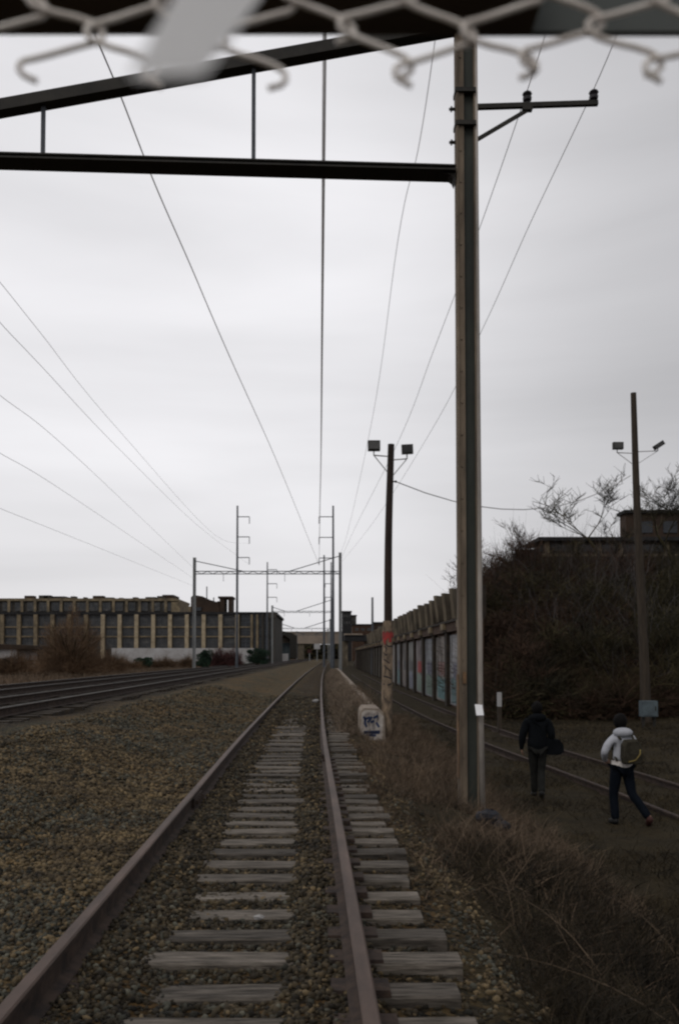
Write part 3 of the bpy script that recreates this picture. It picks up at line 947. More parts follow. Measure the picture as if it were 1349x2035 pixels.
def trans_pole(Y, px, pyt, side, arms, armpx, label, wd=.24, drop=14):
    q = P(px, 1300, Y); x = q.x
    z0 = gzf(x, Y); zt = P(px, pyt, Y).z
    root = thing('transmission_pole', (x, Y, z0), label, 'power pole', 'tall transmission poles along the line')
    mb = MB()
    mb.tube([(x, Y, z0 - .2), (x, Y, z0 + (zt - z0) * .5), (x, Y, zt)], [wd * .62, wd * .5, wd * .36], 8)
    mb.build('mast', M['steel_blue'], root)
    ends = []
    for py in arms:
        za = P(px, py, Y).z
        xe = x + side * armpx / FPX * Y
        mb = MB(); mb.bar((x, Y, za), (xe, Y, za), .07 * max(1, Y / 110), .08 * max(1, Y / 110)); a = mb.build('cross_arm', M['steel_blue'], root)
        ze = za - drop / FPX * Y
        mb = MB()
        k = 0
        zs = np.linspace(za, ze, 9)
        mb.tube([(xe, Y, z) for z in zs], [.03 if i % 2 else .055 for i in range(9)], 6)
        mb.build('insulator', M['steel_blue'], a)
        ends.append(Vector((xe, Y, ze)))
    return ends
e471 = trans_pole(90, 471, 1005, 1, (1027, 1067, 1108), 24, 'tall pole left of the main line with three arms pointing right')
e662 = trans_pole(90, 662, 1005, -1, (1027, 1068, 1109), 28, 'tall pole right of the track with three arms pointing left, above the vanishing point')
e531 = trans_pole(144, 531, 1117, 1, (1132, 1160, 1187), 19, 'shorter looking pole in front of the factory end with right pointing arms', .26, 10)
trans_pole(134, 644, 1103, 1, (), 0, 'plain dark mast without arms just right of the vanishing point', .3)
e658 = trans_pole(144, 658, 1117, -1, (1160, 1187), 12, 'thin pole close behind the armed right hand pole', .24, 8)
# slim dark lamp post far right
q = P(740, 1300, 120); z0 = gzf(q.x, 120)
mb = MB(); mb.tube([(q.x, 120, z0 - .2), (q.x, 120, P(740, 1187, 120).z)], [.2, .13], 8)
o = mb.build('street_pole', M['steel_blue']); tag(o, 'slim blue grey pole rising behind the far end of the brick wall', 'pole')

# ------------------------------------------------------------------ overhead wires
def wire(pts, r, m, label, n=26, taper=True):
    """smooth catenary through given world points (quadratic between)"""
    pts = [Vector(p) for p in pts]
    # catmull-rom
    path = []
    ext = [pts[0] * 2 - pts[1]] + pts + [pts[-1] * 2 - pts[-2]]
    for i in range(1, len(ext) - 2):
        p0, p1, p2, p3 = ext[i - 1:i + 3]
        for k in range(8):
            t = k / 8
            path.append(.5 * ((2 * p1) + (p2 - p0) * t + (2 * p0 - 5 * p1 + 4 * p2 - p3) * t * t + (3 * p1 - p0 - 3 * p2 + p3) * t ** 3))
    path.append(pts[-1])
    mb = MB(); mb.tube(path, r, 6)
    o = mb.build('overhead_wire', m)
    return tag(o, label, 'wire', 'overhead wires along the railway')
def span(a, b, sag, back=1.9, n=7):
    """wire hung from a (far) to b (near or behind camera)"""
    return [a + (b - a) * t + Vector((0, 0, -sag * 4 * t * (1 - t))) for t in np.linspace(0, 1, n)]
# heavy wire crossing behind the gantry from upper left to the third arm of the right tall pole
wire([e662[2], P(560, 940, 52), P(455, 705, 30), P(380, 530, 23.5), P(310, 370, 19.5), P(240, 190, 16), P(190, 70, 14.2), P(120, -110, 12)], .015, M['wire'], 'thick grey wire slanting from upper left down to the vanishing point')
# three stacked conductors that read as one vertical line
for k, (e, Y0, off) in enumerate(zip(e662[::-1], (15.5, 18, 20.5), (0, 3, -3))):
    pts = [e] + [P(636 + (645 - 636) * t + off * t, py, Y) for (t, py, Y) in ((.15, 930, 48 + 4 * k), (.4, 700, 30 + 3 * k), (.75, 330, 19 + 2 * k), (1.0, 60, Y0 - .5 + .3 * k), (1.2, -150, Y0 - 3))]
    wire(pts, .0135, M['wire'], ['lowest of the stacked wires running straight up the middle of the sky', 'middle wire of the stacked vertical trio over the track', 'highest wire of the stacked vertical trio over the track'][k])
# left tall pole conductors
for k, (e, mids) in enumerate(((e471[2], [(400, 1050, 60), (240, 895, 34), (85, 730, 22), (0, 640, 18.5), (-120, 500, 15)]),
                               (e471[1], [(430, 1065, 66), (235, 853, 35), (80, 660, 23), (0, 560, 19), (-120, 420, 16)]),)):
    wire([e] + [P(*m_) for m_ in mids], .0065, M['wire'], ['pale wire from the left edge to the lowest arm of the left tall pole', 'pale wire just above it, meeting the middle arm of the left tall pole'][k])
for k, mids in enumerate(([(386, 1130, 79), (250, 1000, 44), (110, 870, 27), (0, 785, 21), (-110, 690, 17)],
                          [(386, 1150, 79), (230, 1045, 42), (90, 952, 27), (0, 900, 22), (-110, 830, 18)],
                          [(386, 1165, 79), (200, 1090, 42), (0, 1010, 26), (-100, 970, 21)])):
    wire([P(*m_) for m_ in mids], .0065, M['wire'], ['faint wire reaching the left column of the middle gantry, uppermost of three', 'faint wire reaching the left column of the middle gantry, middle of three', 'faint wire reaching the left column of the middle gantry, lowest of three'][k])
# right hand thin wires
wire([P(676, 1120, 79), P(740, 1040, 47), P(860, 850, 28), P(960, 650, 20.5), P(1050, 450, 16.5), ins_pts[1], P(1260, -20, 10.6)], .006, M['wire_dark'], 'thin line from the outer insulator of the bracket arm running away right')
wire([P(674, 1120, 79), P(700, 1060, 49), P(790, 880, 29), P(860, 700, 21.5), P(950, 460, 16.6), ins_pts[0], P(1110, -20, 10.4)], .006, M['wire_dark'], 'thin line from the inner insulator of the bracket arm running away')
wire([P(672, 1110, 79), P(690, 1060, 56), P(740, 830, 31), P(790, 480, 18.5), P(830, 300, 15), P(862, 95, 12.6), P(880, -60, 11)], .006, M['wire_dark'], 'thin line crossing between the trio and the big column')

# ------------------------------------------------------------------ wooden poles with floodlights
def floodlight(c, rx, rz, sz, label):
    root = thing('lamp', c, None, None)
    return root
def flood_pole(Y, xt, pyt, xb, zb, rtop, rbot, lights, label, wood, paint=None):
    z0 = zb; zt = P(600, pyt, Y).z
    root = thing('light_pole', (xb, Y, z0), label, 'light pole', 'wooden poles carrying twin floodlights')
    mb = MB()
    pts = []; rr = []
    for k in range(13):
        t = k / 12
        pts.append((xb + (xt - xb) * t + .02 * math.sin(t * 7), Y, z0 - .4 + (zt - z0 + .4) * t)); rr.append(rbot + (rtop - rbot) * t)
    mb.tube(pts, rr, 14)
    mb.build('pole', wood, root, smooth=False)
    def xat(z): return xb + (xt - xb) * (z - z0 + .4) / (zt - z0 + .4)
    for (px, py, wpx, hpx, rot, tilt) in lights:
        q = P(px, py, Y - .25)
        wl, hl = wpx / FPX * Y, hpx / FPX * Y
        mb = MB()
        from mathutils import Euler
        mb.obox(q, (wl, .16, hl), (R(tilt), R(rot), 0))
        mb.obox(q + Vector((0, .12, 0)), (wl * .55, .12, hl * .6), (R(tilt), R(rot), 0))
        hd = mb.build('floodlight', M['steel_dark'], root)
        mb = MB(); mb.obox(q + Vector((0, -.085, 0)), (wl * .84, .012, hl * .8), (R(tilt), R(rot), 0)); mb.build('lens', M['glass_mul'], hd)
        mb = MB()
        za = q.z - hl / 2 - .1
        mb.bar((q.x, q.y + .1, q.z - hl / 2 + .02), (q.x, q.y + .1, za), .03)
        mb.bar((q.x, q.y + .1, za), (xat(za), Y, za), .028)
        mb.bar((q.x, q.y + .1, za), (xat(za - .5), Y, za - .5), .02)
        mb.build('bracket', M['wire_dark'], root)
    return root, xat
YP = 23.0
z0 = gzf(1.5, YP)
xt, xb = P(776, 883, YP).x, P(767, 1470, YP).x
rt, xat = flood_pole(YP, xt, 883, xb, z0, .085, .125, [(743, 886, 24, 19, 0, -6), (809, 893, 22, 19, -3, 8)], 'dark wooden pole by the track with painted graffiti lower half and two floodlights', M['wood_pole'])
# painted lower half
mb = MB()
za, zb_ = z0 - .1, P(770, 1234, YP).z
pts = []; rr = []
for k in range(8):
    z = za + (zb_ - za) * k / 7
    pts.append((xat(z), YP, z)); rr.append(.135 + .012 * (1 - k / 7))
mb.tube(pts, rr, 18, cap=True)
sl = mb.build('painted_section', M['pole_paint'], rt)
def arc_ribbon(mb, zs_as, w, Y, rad=.152):
    """stroke drawn on the pole: list of (z, angle)"""
    for (z1, a1), (z2, a2) in zip(zs_as[:-1], zs_as[1:]):
        p = []
        for (z, a, s) in ((z1, a1, -1), (z2, a2, -1), (z2, a2, 1), (z1, a1, 1)):
            p.append((z + s * w / 2, a))
        b = len(mb.v)
        for (z, a) in p:
            mb.v.append((xat(z) + rad * math.sin(a), Y - rad * math.cos(a), z))
        mb.f.append([b, b + 1, b + 2, b + 3]); mb.m.append(0)
zr1, zr2 = P(770, 1256, YP).z, P(770, 1277, YP).z
mb = MB()
for k in range(9):
    a1, a2 = -1.2 + k * .26, -1.2 + (k + 1) * .26
    top = zr1 + .03 * math.sin(k * 2.3); bot = zr2 + .08 * math.cos(k * 1.7) + .1 * k / 9
    b = len(mb.v)
    for (z, a) in ((bot, a1), (bot, a2), (top, a2), (top, a1)):
        mb.v.append((xat(z) + .1535 * math.sin(a), YP - .1535 * math.cos(a), z))
    mb.f.append([b, b + 1, b + 2, b + 3]); mb.m.append(0)
mb.build('graffiti', M['red_paint'], sl)
mb = MB()
def zz(py): return P(770, py, YP).z
for st in ([(zz(1279), -.6), (zz(1285), .1), (zz(1284), .9)], [(zz(1284), -.7), (zz(1290), -.2), (zz(1296), -.5)], [(zz(1296), -.9), (zz(1302), -.4), (zz(1300), -.1)],
           [(zz(1310), -.8), (zz(1314), -.2), (zz(1318), .3), (zz(1313), .4)], [(zz(1322), -.7), (zz(1328), -.1), (zz(1334), .6)], [(zz(1344), -.7), (zz(1345), 0), (zz(1349), .8)],
           [(zz(1359), -.8), (zz(1361), .2), (zz(1358), .8)], [(zz(1388), -.4), (zz(1396), .5)], [(zz(1279), -.2), (zz(1290), -.15)]):
    arc_ribbon(mb, st, .035, YP)
mb.build('graffiti', M['black_paint'], sl)
# small insulator bracket
q = P(786, 957, YP)
mb = MB(); mb.bar((xat(q.z), YP, q.z), q, .03); mb.ball(q, .035); mb.build('wire_bracket', M['steel_dark'], rt)
Y2 = 33.0
x2t, x2b = P(1257, 781, Y2).x, P(1283, 1400, Y2).x
flood_pole(Y2, x2t, 781, x2b, gzf(x2b, Y2), .105, .20, [(1227, 886, 20, 14, 0, 0), (1308, 885, 22, 9, -33, 0)], 'tall brown wooden pole on the right in front of the brush, with two small floodlights', M['wood_pole_pale'])
a, b = q, P(1252, 945, Y2)
pts = [a + (b - a) * t + Vector((0, 0, -1.0 * 4 * t * (1 - t))) for t in np.linspace(0, 1, 12)]
mb = MB(); mb.tube(pts, .015, 6)
o = mb.build('slack_cable', M['wire_dark']); tag(o, 'slack cable sagging between the two wooden floodlight poles', 'cable')
mb = MB(); q2 = P(783, 976, YP); mb.tube([q2, P(792, 968, YP), P(797, 963, YP)], .008, 5)

# service box near pole 2, marker post
q = P(1291, 1408, 31); w_ = 15.5 / FPX * 31
box = thing('cabinet', (q.x, 31, gzf(q.x, 31)), 'pale blue grey utility cabinet in front of the brush at right', 'cabinet')
mb = MB(); mb.box(q.x - w_, q.x + w_, 31, 31.35, q.z - w_ * 1.05, q.z + w_ * .95); mb.build('body', M['box_blue'], box)
mb = MB(); mb.box(q.x - w_ * .86, q.x + w_ * .86, 30.975, 30.998, q.z - w_ * .9, q.z + w_ * .8); dr = mb.build('door', M['box_blue'], box)
mb = MB(); mb.box(q.x + w_ * .6, q.x + w_ * .7, 30.95, 30.974, q.z - .08, q.z + .08); mb.build('handle', M['steel_dark'], dr)
mb = MB()
for s in (-.7, .7): mb.box(q.x + s * w_ - .04, q.x + s * w_ + .04, 31.1, 31.2, gzf(q.x, 31) - .1, q.z - w_ * 1.05)
mb.build('stand', M['steel_dark'], box)
q = P(992, 1430, 29)
post = thing('marker_post', (q.x, 29, gzf(q.x, 29)), 'short marker post with white painted top beside the sunken siding', 'marker post')
zt = P(992, 1376, 29).z; zm = P(992, 1404, 29).z
mb = MB(); mb.box(q.x - .06, q.x + .06, 28.95, 29.07, gzf(q.x, 29) - .2, zm); mb.build('shaft', M['wood_pole_pale'], post)
mb = MB(); mb.box(q.x - .065, q.x + .065, 28.945, 29.075, zm, zt); mb.build('painted_top', M['white'] if False else M['offwhite'], post)

# ------------------------------------------------------------------ concrete kerb wall with graffiti
YW = 19.8
xw0, xw1 = P(714, 1405, YW).x, P(765, 1405, YW).x
zt_ = P(740, 1408, YW).z; zb_ = P(740, 1480, YW).z
ys = [YW] + list(np.arange(22, 90, 2.0))
b0_ = float(bend(YW))
mb = MB()
wdt = xw1 - xw0
prof = [(-wdt / 2 - .03, zb_ - .35), (wdt / 2 + .02, zb_ - .35), (wdt / 2 - .01, zt_ - .20), (wdt / 2 - .05, zt_ - .08), (wdt / 2 - .14, zt_), (-wdt / 2 + .10, zt_ + .01), (-wdt / 2 + .03, zt_ - .06), (-wdt / 2 - .0, zt_ - .16)]
pth = [((xw0 + xw1) / 2 + .001 * (y - YW), y, 0) for y in ys]
mb.sweep(prof, pth)
wl = thing('concrete_kerb_wall', (pth[0][0], YW, zb_), 'low concrete wall beside the track with navy graffiti on its blunt end', 'concrete wall')
mb.build('wall', M['concrete'], wl)
mb = MB()
u0, u1, v0, v1 = xw0 + .0, xw1 - .06, zb_ + .06, zt_ - .035
mb.poly([(u0, YW - .005, v0 + .06), (u0 + .05, YW - .005, v0), (u1 - .1, YW - .005, v0 + .05), (u1, YW - .005, v0 + .02), (u1 + .02, YW - .005, v1 - .14), (u1 - .09, YW - .005, v1 - .01), (u0 + .12, YW - .005, v1), (u0 + .05, YW - .005, v1 - .07)], .0045)
mb.build('whitewash', mat('worn whitewash', (.50, .46, .42), (.26, .22, .19), 6, .95, .3), wl)
mb = MB()
def gp(u, v):     # u 0..1 across, v 0..1 up on the end face
    return Vector((xw0 + .05 + u * (wdt - .12), YW - .009, zb_ + .1 + v * (zt_ - zb_ - .15)))
strokes = [[(.08, .80), (.20, .72), (.14, .60), (.24, .45)], [(.20, .92), (.24, .35)], [(.10, .70), (.42, .78)], [(.34, .95), (.38, .34)], [(.30, .60), (.50, .80), (.55, .36)],
           [(.48, .93), (.44, .60), (.62, .66)], [(.62, .92), (.60, .38)], [(.58, .74), (.80, .84), (.72, .60), (.86, .44)], [(.10, .28), (.90, .30)], [(.12, .25), (.88, .25)], [(.2, .18), (.7, .16)], [(.3, .11), (.32, .24)], [(.55, .08), (.52, .24)], [(.78, .95), (.82, .7)]]
for st in strokes:
    for a_, b_ in zip(st[:-1], st[1:]):
        mb.bar(gp(*a_), gp(*b_), .004, .05)
mb.build('graffiti', M['blue_paint'], wl)

# ------------------------------------------------------------------ brick retaining wall on the right
XW = 6.0
def Yat(px): return FPX * XW / (px - CX)
rw = thing('retaining_wall', (XW, 44, -1.0), 'long sooty brick retaining wall with pale painted bays and leaning slabs on top', 'wall')
ZB, ZP, ZT, ZS = -1.3, 2.68, 3.12, 4.66
mb = MB()
mb.box(XW + .25, XW + .8, 38.0, 190, ZB, ZP); mb.box(XW + .02, XW + .8, 38.0, 190, ZP, ZT, 0); mb.box(XW - .06, XW + .85, 38.0, 190, ZT, ZT + .12, 1)
mb.build('brickwork', [M['brick_dk'], M['pilaster']], rw)
paints = [(.33, .33, .34), (.30, .27, .25), (.29, .30, .32), (.27, .24, .24), (.26, .26, .25), (.24, .22, .21)]
pitch = 5.5
y = 38.7; k = 0
gcols = [((.13, .20, .21), (.14, .14, .19)), ((.14, .25, .26), (.25, .13, .12)), ((.16, .21, .18), (.14, .14, .19)), ((.2, .25, .22), (.40, .05, .05)), ((.2, .21, .26), (.12, .12, .12)), ((.22, .19, .18), (.1, .1, .1))]
while y < 180:
    mb = MB(); mb.box(XW + .03, XW + .249, y, y + .75, ZB, ZP - .003)
    mb.box(XW - .05, XW + .019, y - .05, y + .8, ZP + .0, ZP + .12)
    mb.build('pilaster', M['pilaster'], rw)
    if k >= 0 and y < 150:
        pc = paints[k % 6] if k < 9 else (.11, .10, .08)
        d = tuple(c * .2 for c in pc)
        mm = mat('pale flaking bay paint', pc, d, 1.6, .95, .4, stretch=(1, 1, .35), detail=9)
        mb = MB(); mb.box(XW + .20, XW + .249, y + .751, y + pitch - .001, ZB + .4, ZP - .15)
        pn = mb.build('bay_panel', mm, rw)
        if k < 7:
            ca, cb = gcols[k % 6]
            gm = mat('spray paint blob', ca, tuple(c * .5 for c in ca), 2.5, .9, 0, c3=paints[k % 6])
            mb = MB(); mb.poly([(XW + .195, y + 1.1, ZB + .5), (XW + .195, y + 4.9, ZB + .5), (XW + .195, y + 5.1, ZB + 1.6), (XW + .195, y + 3.6, ZB + 2.0), (XW + .195, y + 2.6, ZB + 1.5), (XW + .195, y + 1.2, ZB + 1.9)], .003, 'x')
            mb.build('graffiti', gm, pn)
            gm = mat('spray paint tag', cb, tuple(c * .5 for c in cb), 3, .9, 0)
            mb = MB()
            yy = y + 1.4
            for q in range(5):
                mb.poly([(XW + .19, yy, ZB + 1.6 + .12 * (q % 3)), (XW + .19, yy + .45, ZB + 1.7), (XW + .19, yy + .5, ZB + 2.5), (XW + .19, yy + .1, ZB + 2.35 + .1 * (q % 2))], .003, 'x')
                yy += .62
            mb.build('graffiti', gm, pn)
    # small posts in the brick band
    mb = MB()
    mb.box(XW - .14, XW + .019, y + .2, y + 1.1, ZP + .125, ZT - .002)
    mb.build('band_block', M['cream_dull'], rw)
    y += pitch; k += 1
y = 38.1; k = 0
sr = random.Random(11)
while y < 125 and k < 40:
    mb = MB()
    mb.obox((XW + .45, y + .9, (ZT + .12 + ZS) / 2 + sr.uniform(-.06, .06)), (.16, 2.0, ZS - ZT - .12), (0, R(-7 + sr.uniform(-2, 2)), R(-38 + sr.uniform(-4, 4))))
    mb.build('top_slab', M['concrete_dk'], rw)
    mb = MB(); mb.box(XW + .75, XW + .9, y - .1, y + .08, ZT + .12, ZS - .1); mb.build('slab_post', M['pilaster'], rw)
    y += 2.76; k += 1

# ------------------------------------------------------------------ building on the hill
YB = 55.0
hb = thing('hilltop_building', (13.5, YB, 4), 'dark flat roofed building above the brush at right with a taller block', 'building')
xl = P(1080, 1090, YB).x; zr = P(1100, 1069, YB).z; zl = P(1100, 1103, YB).z
mb = MB(); mb.box(xl, 34, YB, YB + 9, 2, zl - .1); mb.build('lower_wall', M['bldg_brown'], hb)
mb = MB(); mb.box(xl - .1, 34, YB - .22, YB + 9, zl - .1, zl + .04); mb.build('ledge', M['cream_dull'], hb)
mb = MB(); mb.box(xl + .2, 34, YB + .3, YB + 3.4, zl + .04, zr - .25); mb.build('upper_wall', M['bldg_dark'], hb)
mb = MB(); mb.box(P(1066, 1080, YB).x, 34, YB - .5, YB + 3.5, zr - .22, zr); mb.build('roof', M['roof_dark'], hb)
for px in (1087, 1143, 1190, 1232, 1324):
    x = P(px, 1080, YB).x
    mb = MB(); mb.box(x - .11, x + .11, YB - .1, YB + .29, zl + .041, zr - .221); mb.build('post', M['cream_dull'], hb)
for (a_, b_) in ((1095, 1138), (1150, 1184), (1196, 1226), (1240, 1318)):
    xa, xb_ = P(a_, 1080, YB).x, P(b_, 1080, YB).x
    mb = MB(); mb.box(xa, xb_, YB + .22, YB + .298, zl + .25, zr - .4); mb.build('window', M['glass'], hb)
xa = P(1243, 1040, YB + 2).x; zt2 = P(1243, 1014, YB + 2).z
mb = MB(); mb.box(xa, 34, YB + 2, YB + 3.2, zr + .002, zt2 - .2); mb.build('upper_block', M['bldg_brown'], hb)
mb = MB(); mb.box(xa - .15, 34.2, YB + 1.8, YB + 3.4, zt2 - .2, zt2); mb.build('block_roof', M['roof_dark'], hb)
for k in range(4):
    mb = MB(); mb.box(xa + .8 + k * 1.6, xa + 1.7 + k * 1.6, YB + 1.93, YB + 1.998, zr + .6, zr + 1.35); mb.build('block_window', M['glass'], hb)
# small brick shed left of it
xs0, xs1 = P(1038, 1100, 53).x, P(1077, 1100, 53).x
sh = thing('brick_shed', (xs0, 53, 3), 'small brown brick shed at the left end of the hilltop building', 'shed')
mb = MB(); mb.box(xs0, xs1, 53, 54.9, 2, P(1050, 1096, 53).z); mb.build('wall', M['brick_dk'], sh)
mb = MB(); mb.box(xs0 - .12, xs1 + .02, 52.85, 54.95, P(1050, 1096, 53).z, P(1050, 1092, 53).z); mb.build('roof', M['roof_dark'], sh)

# ------------------------------------------------------------------ left factory
YF = 170.0
def fx(px): return P(px, 1300, YF).x
def fz(py, Y=YF): return P(648, py, Y).z
fac = thing('factory_building', (fx(200), YF, .3), 'long multi storey factory with cream columns and grids of dark windows', 'factory')
x0, x1 = fx(-110), fx(546)
zt = fz(1216)
mb = MB(); mb.box(x0, x1, YF + .8, YF + 30, 0, zt - .5); mb.build('wall', M['bldg_dark'], fac)
mb = MB(); mb.box(x0 - .3, x1 + .3, YF + .2, YF + 30.2, zt - .499, zt); mb.build('roof', M['roof_dark'], fac)
zr_rows = [(fz(1290), fz(1266)), (fz(1264), fz(1247)), (fz(1245), fz(1221))]
cols = [371 + 33.4 * k for k in range(-14, 4)]
for i, px in enumerate(cols):
    wcol = .36
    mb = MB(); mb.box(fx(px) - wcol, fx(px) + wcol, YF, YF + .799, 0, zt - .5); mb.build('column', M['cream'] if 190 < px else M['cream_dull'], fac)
def window(x0, x1, z0, z1, Y, parent, m=None, nx_=4, nz_=3):
    mb = MB()
    mb.box(x0, x1, Y, Y + .05, z0, z1, 0)
    for k in range(1, nx_):
        x = x0 + (x1 - x0) * k / nx_; mb.box(x - .035, x + .035, Y - .04, Y - .001, z0, z1, 1)
    for k in range(1, nz_):
        z = z0 + (z1 - z0) * k / nz_; mb.box(x0, x1, Y - .075, Y - .041, z - .03, z + .03, 1)
    return mb.build('window', [m or M['glass_mul'], M['steel_blue']], parent)
allc = cols + [503, 522]
for a_, b_ in zip(cols[:-1], cols[1:]):
    for (za, zb2) in zr_rows:
        window(fx(a_) + .37, fx(b_) - .37, za, zb2, YF + .7, fac, M['glass_mul'], 5, 4)
for zq in (1265, 1246, 1219.5):
    mb = MB(); mb.box(fx(cols[0]), fx(503), YF + .45, YF + .69, fz(zq) - .12, fz(zq) + .12)
    mb.build('spandrel', M['cream_dull'], fac)
# darker end bays towards the corner
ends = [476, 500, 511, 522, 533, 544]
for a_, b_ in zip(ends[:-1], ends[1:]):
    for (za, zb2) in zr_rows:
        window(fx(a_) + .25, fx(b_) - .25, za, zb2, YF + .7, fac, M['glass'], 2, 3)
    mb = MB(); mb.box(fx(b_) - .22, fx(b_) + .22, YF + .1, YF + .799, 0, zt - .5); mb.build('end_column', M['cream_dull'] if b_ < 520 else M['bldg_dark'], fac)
mb = MB(); mb.box(fx(528), x1 + .35, YF - .1, YF + .19, zt - 1.2, zt - .1); mb.build('cornice', M['bldg_dark'], fac)
# higher rear wing
YR = 190
def rx_(px): return P(px, 1300, YR).x
rear = thing('rear_factory_wing', (rx_(0), YR, 0), 'taller weathered rear wing of the factory at far left with windows under its roof', 'factory')
ztr = fz(1189, YR + 11)
mb = MB(); mb.box(rx_(-120), rx_(332), YR + 11.5, YR + 30, 0, ztr - .6); mb.build('wall', M['bldg_dark'], rear)
mb = MB(); mb.box(rx_(-120), rx_(334), YR + 11, YR + 30.2, ztr - .6, ztr); mb.build('roof', M['cream_dull'], rear)
for k in range(15):
    xa = rx_(-60 + k * 26)
    window(xa, xa + 2.2, fz(1214, YR + 11), fz(1197, YR + 11), YR + 11.3, rear, M['glass_mul'], 3, 2)
for k in range(14):
    xa = rx_(-47 + k * 27.5)
    mb = MB(); mb.box(xa - .3, xa + .3, YR + 11.0, YR + 11.28, 6, ztr - .601); mb.build('column', M['cream_dull'], rear)
vr = random.Random(5)
for k in range(12):
    xa = rx_(8 + k * 25 + vr.uniform(-8, 8)); wv = vr.uniform(.6, 2.6)
    mb = MB(); mb.box(xa, xa + wv, YR + 12, YR + 14, ztr + .001, ztr + vr.uniform(.2, .8)); mb.build('roof_vent', M['bldg_dark'] if k % 3 else M['bldg_brown'], rear)
mb = MB(); mb.box(rx_(55), rx_(90), YR + 14, YR + 22, ztr, fz(1185, YR + 14)); mb.build('roof_house', M['bldg_dark'], rear)
mb = MB(); mb.box(rx_(298), rx_(322), YR + 14, YR + 22, ztr, fz(1182, YR + 14)); mb.build('roof_house', M['bldg_brown'], rear)
mb = MB(); mb.box(rx_(322), rx_(340), YR + 11.2, YR + 24, 5, fz(1196, YR + 11)); mb.build('end_bay', M['cream_dull'], rear)
# ruined roof-top structures
YQ = 176
def qx(px): return P(px, 1300, YQ).x
ro = thing('rooftop_ruin', (qx(380), YQ, zt), 'dark broken rooftop structures with an opening, on the factory roof', 'rooftop structure')
mb = MB()
mb.poly([(qx(379), YQ, zt + .001), (qx(379), YQ, fz(1187, YQ)), (qx(384), YQ, fz(1182, YQ)), (qx(402), YQ, fz(1185, YQ)), (qx(411), YQ, fz(1189, YQ)), (qx(417), YQ, fz(1192, YQ)), (qx(430), YQ, fz(1196, YQ)), (qx(434), YQ, fz(1194, YQ)), (qx(436), YQ, zt + .001)], 6)
mb.build('broken_wall', M['bldg_brown'], ro)
mb = MB(); mb.box(qx(436), qx(446), YQ + .2, YQ + 5, zt + .001, fz(1189, YQ)); mb.box(qx(453), qx(460), YQ + .2, YQ + 5, zt + .001, fz(1189, YQ)); mb.box(qx(433), qx(462), YQ, YQ + 5.2, fz(1189, YQ), fz(1185, YQ))
mb.build('portal', M['bldg_brown'], ro)
mb = MB(); mb.box(qx(374), qx(379), YQ, YQ + 4, zt + .001, fz(1205, YQ)); mb.box(qx(389), qx(400), YQ - .4, YQ - .001, zt + .5, fz(1207, YQ), 1); mb.build('low_block', [M['cream_dull'], M['glass']], ro)
for (px, pyt) in ((408, 1164), (422, 1186)):
    mb = MB(); mb.tube([(qx(px), YQ + 2, zt), (qx(px), YQ + 2, fz(pyt, YQ))], .12, 6); mb.build('vent_pipe', M['steel_blue'], ro)
# pale boundary wall and left shed
mb = MB()
YV = 140
mb.box(P(222, 1300, YV).x, P(505, 1300, YV).x, YV, YV + .4, 0, P(300, 1288, YV).z)
o = mb.build('white_wall', M['offwhite']); tag(o, 'low whitewashed wall in front of the factory, broken by shrubs', 'wall')
YS = 110
ls = thing('low_shed', (P(0, 1300, YS).x, YS, .2), 'low shed with dark roof at the left edge before the factory', 'shed')
mb = MB(); mb.box(P(-60, 1300, YS).x, P(33, 1300, YS).x, YS, YS + 8, 0, P(0, 1290, YS).z); mb.build('wall', M['offwhite'], ls)
mb = MB(); mb.poly([(P(-60, 1300, YS).x, YS - .5, P(0, 1290, YS).z), (P(-60, 1300, YS).x, YS - .5, P(0, 1277, YS).z), (P(74, 1283, YS).x, YS - .5, P(74, 1283, YS).z), (P(74, 1290, YS).x, YS - .5, P(74, 1290, YS).z)], 9); mb.build('roof', M['bldg_brown'], ls)
mb = MB(); mb.box(P(-50, 1300, YS).x, P(30, 1300, YS).x, YS - .08, YS - .001, .3, P(0, 1308, YS).z); mb.build('dark_base', M['roof_dark'], ls)

# ------------------------------------------------------------------ distance: portal shed, bridge, towers
YD = 210
def dp(px, py, Y=YD): return P(px, py, Y)
ps = thing('gabled_portal_shed', (dp(565, 1300).x, YD, .2), 'dark gabled gateway over the far left track with a pale opening', 'shed')
mb = MB()
outl = [(541, 1308), (541, 1262), (549, 1256), (562, 1254), (578, 1257), (590, 1263), (590, 1308), (576, 1308), (576, 1270), (565, 1262), (552, 1270), (552, 1308)]
mb.poly([tuple(dp(a_, b_)) for a_, b_ in outl], 3); mb.build('frame', M['steel_dark'], ps)
mb = MB(); mb.box(dp(553, 1300).x, dp(575, 1300).x, YD + 2.5, YD + 2.9, 0, dp(560, 1277).z); mb.build('door', M['box_blue'], ps)
mb = MB(); mb.box(dp(553, 1300).x, dp(575, 1300).x, YD + 2.55, YD + 2.85, dp(560, 1277).z + .01, dp(560, 1261).z); mb.build('upper_panel', M['beige'], ps)
mb = MB(); mb.box(dp(555, 1300).x, dp(573, 1300).x, YD - .3, YD + 1, 0, dp(560, 1299).z); mb.build('barrier', M['offwhite'], ps)
YO = 330
br = thing('beige_bridge', (P(640, 1300, YO).x, YO, 0), 'beige girder bridge spanning the tracks at the vanishing point', 'bridge')
mb = MB(); mb.box(P(528, 1300, YO).x, P(700, 1300, YO).x, YO, YO + 10, P(600, 1279, YO).z, P(600, 1257, YO).z); mb.build('girder', M['beige'], br)
mb = MB(); mb.box(P(528, 1300, YO).x, P(700, 1300, YO).x, YO - .3, YO + 10.3, P(600, 1257, YO).z, P(600, 1255, YO).z); mb.build('coping', M['concrete'], br)
